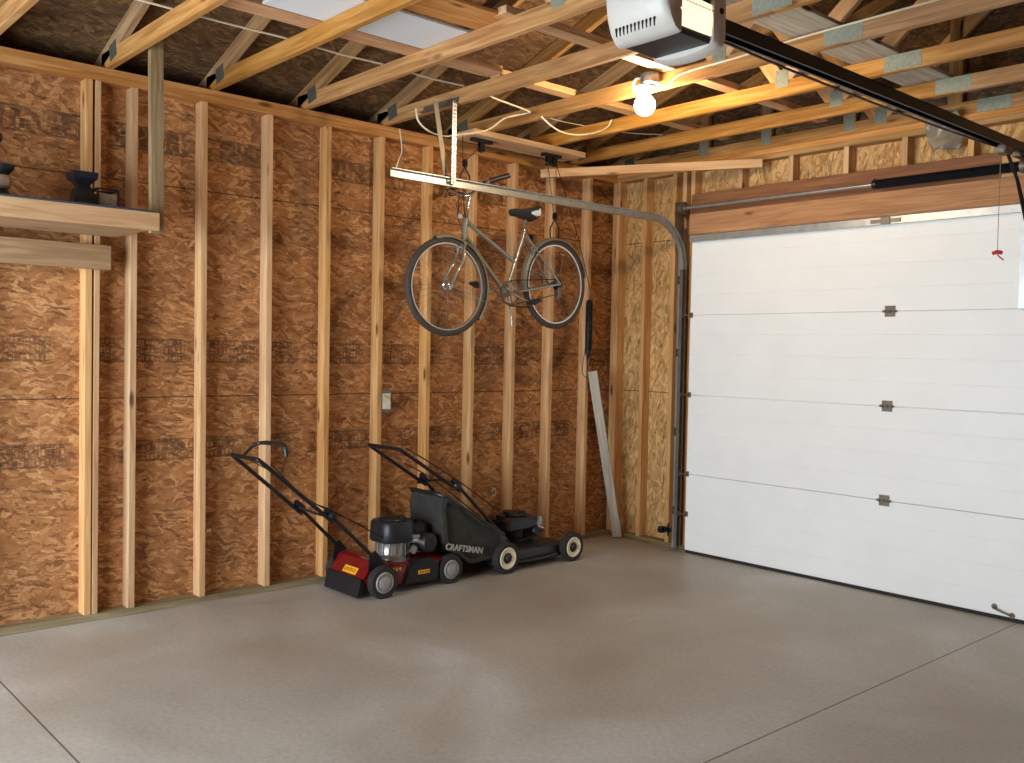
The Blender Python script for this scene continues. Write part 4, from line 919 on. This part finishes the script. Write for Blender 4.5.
bm = bmesh.new(); tube(bm, [K+Vector((-.01, -.175, .0)), K+Vector((.05, 0, -.03)), K+Vector((-.01, .175, .0))], .008, 8, 5) ; mc('handle_brace', bm, 'black_metal', p)
for s in (-1, 1):
    bm = bmesh.new(); box(bm, K+Vector((0, s*.18, .01)), (.09, .03, .035), R=Matrix.Rotation(.7, 3, 'Y'), bev=.008); lathe(bm, K+Vector((0, s*.19, 0)), (0, s, 0), [(.02, 0), (.022, .01), (.014, .03)], 12); mc('handle_knob', bm, 'black', p)
bm = bmesh.new(); tube(bm, [bz[0], K.lerp(T, .5)+Vector((.03, .10, .03)), K+Vector((.06, .12, .03)), (.10, .10, .38)], .004, 5, 6); tube(bm, [T+Vector((.08, -.13, -.05)), K.lerp(T, .3)+Vector((.0, -.14, -.01)), K+Vector((.03, -.15, .02)), (.12, -.1, .33)], .004, 5, 6); mc('control_cable', bm, 'black', p)
for s in (-1, 1):
    bm = bmesh.new(); prism(bm, [(-.07, .17), (.05, .17), (.03, .23), (-.02, .29), (-.06, .27)], s*.205-.004, s*.205+.004, lambda u, v, a: (u, a, v)); mc('handle_bracket', bm, 'black_metal', p, False)

# --- black mower with grass bag
R2 = mower_root((.285, -1.63, 0), math.radians(91), 'black lawn mower with cream wheels and grass bag near the room corner'); p = R2
mwheel(p, 0, -.235, .108, .05, 'wheel_cream', 0, -1); mwheel(p, 0, .235, .108, .05, 'wheel_cream', 0, 1)
mwheel(p, .65, -.235, .105, .05, 'wheel_cream', 0, -1); mwheel(p, .65, .235, .105, .05, 'wheel_cream', 0, 1)
bm = bmesh.new(); loft(bm, [deck_ring(.045, 1, w=.205, x0=-.05, x1=.70), deck_ring(.10, 1.0, w=.205, x0=-.05, x1=.70), deck_ring(.13, .93, w=.205, x0=-.05, x1=.69), deck_ring(.145, .8, w=.20, x0=-.05, x1=.66), deck_ring(.17, .5, w=.20, x0=-.05, x1=.62)])
for s in (-1, 1): tube(bm, [(.08, s*.205, .06), (.3, s*.235, .06), (.5, s*.23, .07)], .012, 8, 4)
mc('deck', bm, 'green_paint', p)
EX, EY = .27, .0
bm = bmesh.new(); lathe(bm, (EX, EY, .17), (0, 0, 1), [(.12, 0), (.12, .02), (.10, .03), (.10, .12), (.09, .13)], 28)
for k in range(5): box(bm, (EX+.09, EY-.03, .20+k*.018), (.12, .17, .006), bev=.001)
mc('crankcase', bm, 'black_metal', p)
bm = bmesh.new(); loft(bm, [shroud(.25, .33, .24, .06), shroud(.265, .36, .26, .06), shroud(.325, .35, .25, .06), shroud(.34, .30, .22, .05)]); mc('engine_shroud', bm, 'engine', p)
bm = bmesh.new(); lathe(bm, (EX+.02, EY, .338), (0, 0, 1), [(.085, 0), (.088, .012), (.078, .028), (.04, .032), (.001, .032)], 28)
for k in range(18): t = 2*math.pi*k/18; box(bm, (EX+.02+math.cos(t)*.07, EY+math.sin(t)*.07, .365), (.03, .008, .01), R=Matrix.Rotation(t, 3, 'Z'))
mc('starter_cover', bm, 'black', p)
bm = bmesh.new(); lathe(bm, (EX-.14, EY-.03, .33), (0, 0, 1), [(.03, 0), (.032, .028), (.026, .034)], 16); mc('fuel_cap', bm, 'black', p)
bm = bmesh.new(); box(bm, (EX+.15, EY-.10, .29), (.07, .07, .06), bev=.012); box(bm, (EX+.14, EY-.14, .325), (.035, .02, .03), bev=.004); tube(bm, [(EX+.12, EY-.14, .27), (EX+.17, EY-.15, .25), (EX+.19, EY-.1, .22)], .01, 8, 4); mc('carburetor', bm, 'alu', p, True, 'small bright carburettor parts')
bm = bmesh.new(); lathe(bm, (EX+.10, EY-.13, .24), (0, -1, 0), [(.03, 0), (.035, .02), (.028, .035)], 18); mc('air_filter', bm, 'black', p)
e, T, K, off = handle(p, .20, (.05, .21), (-.40, .635), (-.85, .915), 0, .17)
bm = bmesh.new(); tube(bm, [T+Vector((.05, -.14, -.045)), T+Vector((.02, -.10, -.02)), T+Vector((.02, .10, -.02)), T+Vector((.05, .14, -.045))], .007, 8, 5); mc('control_bail', bm, 'black', p)
for s in (-1, 1):
    bm = bmesh.new(); box(bm, K+Vector((0, s*.175, .012)), (.09, .025, .03), R=Matrix.Rotation(.65, 3, 'Y'), bev=.006); lathe(bm, K+Vector((-.01, s*.185, .0)), (0, s, 0), [(.022, 0), (.024, .008), (.016, .022)], 10); box(bm, K+Vector((-.03, s*.19, -.02)), (.04, .012, .02), bev=.003); mc('handle_knob', bm, 'black', p)
bm = bmesh.new(); tube(bm, [T+Vector((.06, -.14, -.02)), K.lerp(T, .4)+Vector((.02, -.13, .03)), K+Vector((.12, -.12, -.02)), (.16, -.03, .36)], .0045, 5, 6); tube(bm, [T+Vector((.25, .13, -.15)), K+Vector((.08, .14, -.02)), (.12, .13, .30)], .0045, 5, 6); mc('control_cable', bm, 'black', p)
bm = bmesh.new(); tube(bm, [K+Vector((.03, -.17, -.01)), K+Vector((.03, 0, .01)), K+Vector((.03, .17, -.01))], .008, 6, 4); mc('handle_brace', bm, 'black_metal', p)
# grass bag: profile in x-z lofted across y, sagging
bm = bmesh.new()
prof = [(.02, .25), (-.05, .30), (-.16, .36), (-.28, .43), (-.40, .505), (-.515, .575), (-.545, .57), (-.55, .50), (-.545, .40), (-.53, .27), (-.49, .225), (-.40, .18), (-.30, .105), (-.10, .10), (.03, .14)]
rings = []
cxb, czb = -.28, .31
for y, sc in ((-.20, .80), (-.222, .90), (-.215, .985), (-.15, 1.0), (-.05, 1.005), (.05, 1.0), (.13, .985), (.165, .9), (.16, .8)):
    r = []
    for i, (a, b) in enumerate(prof):
        wv = .008*math.sin(i*2.1+y*30)*(1 if sc < .99 else .4); k = sc if i not in (0, 14, 13) else min(1, sc+.05)
        r.append((cxb+(a-cxb)*k, y+wv, czb+(b-czb)*k+wv))
    rings.append(r)
loft(bm, rings); bmesh.ops.subdivide_edges(bm, edges=bm.edges[:], cuts=1, use_grid_fill=True, smooth=.6)
gb = mc('grass_bag', bm, 'bag', p, True, 'dark grey fabric grass bag')
bm = bmesh.new(); tube(bm, [(.02, -.19, .26), (-.20, -.20, .385), (-.40, -.20, .505), (-.53, -.18, .58), (-.54, .0, .584), (-.53, .14, .58), (-.4, .15, .50), (.02, .15, .26)], .014, 8, 5); mc('bag_rim', bm, 'black', gb, True, 'black rim of the bag opening')
txt = text('bag_lettering', 'CRAFTSMAN', .058, 'bag_text', gb, Matrix.Translation((0, 0, 0)), depth=.002, sx=.98)
txt.matrix_parent_inverse = Matrix.Identity(4); txt.matrix_basis = Matrix.Translation((-.365, -.229, .215)) @ Matrix.Rotation(math.radians(90), 4, 'X') @ Matrix.Rotation(math.radians(-12), 4, 'Z')
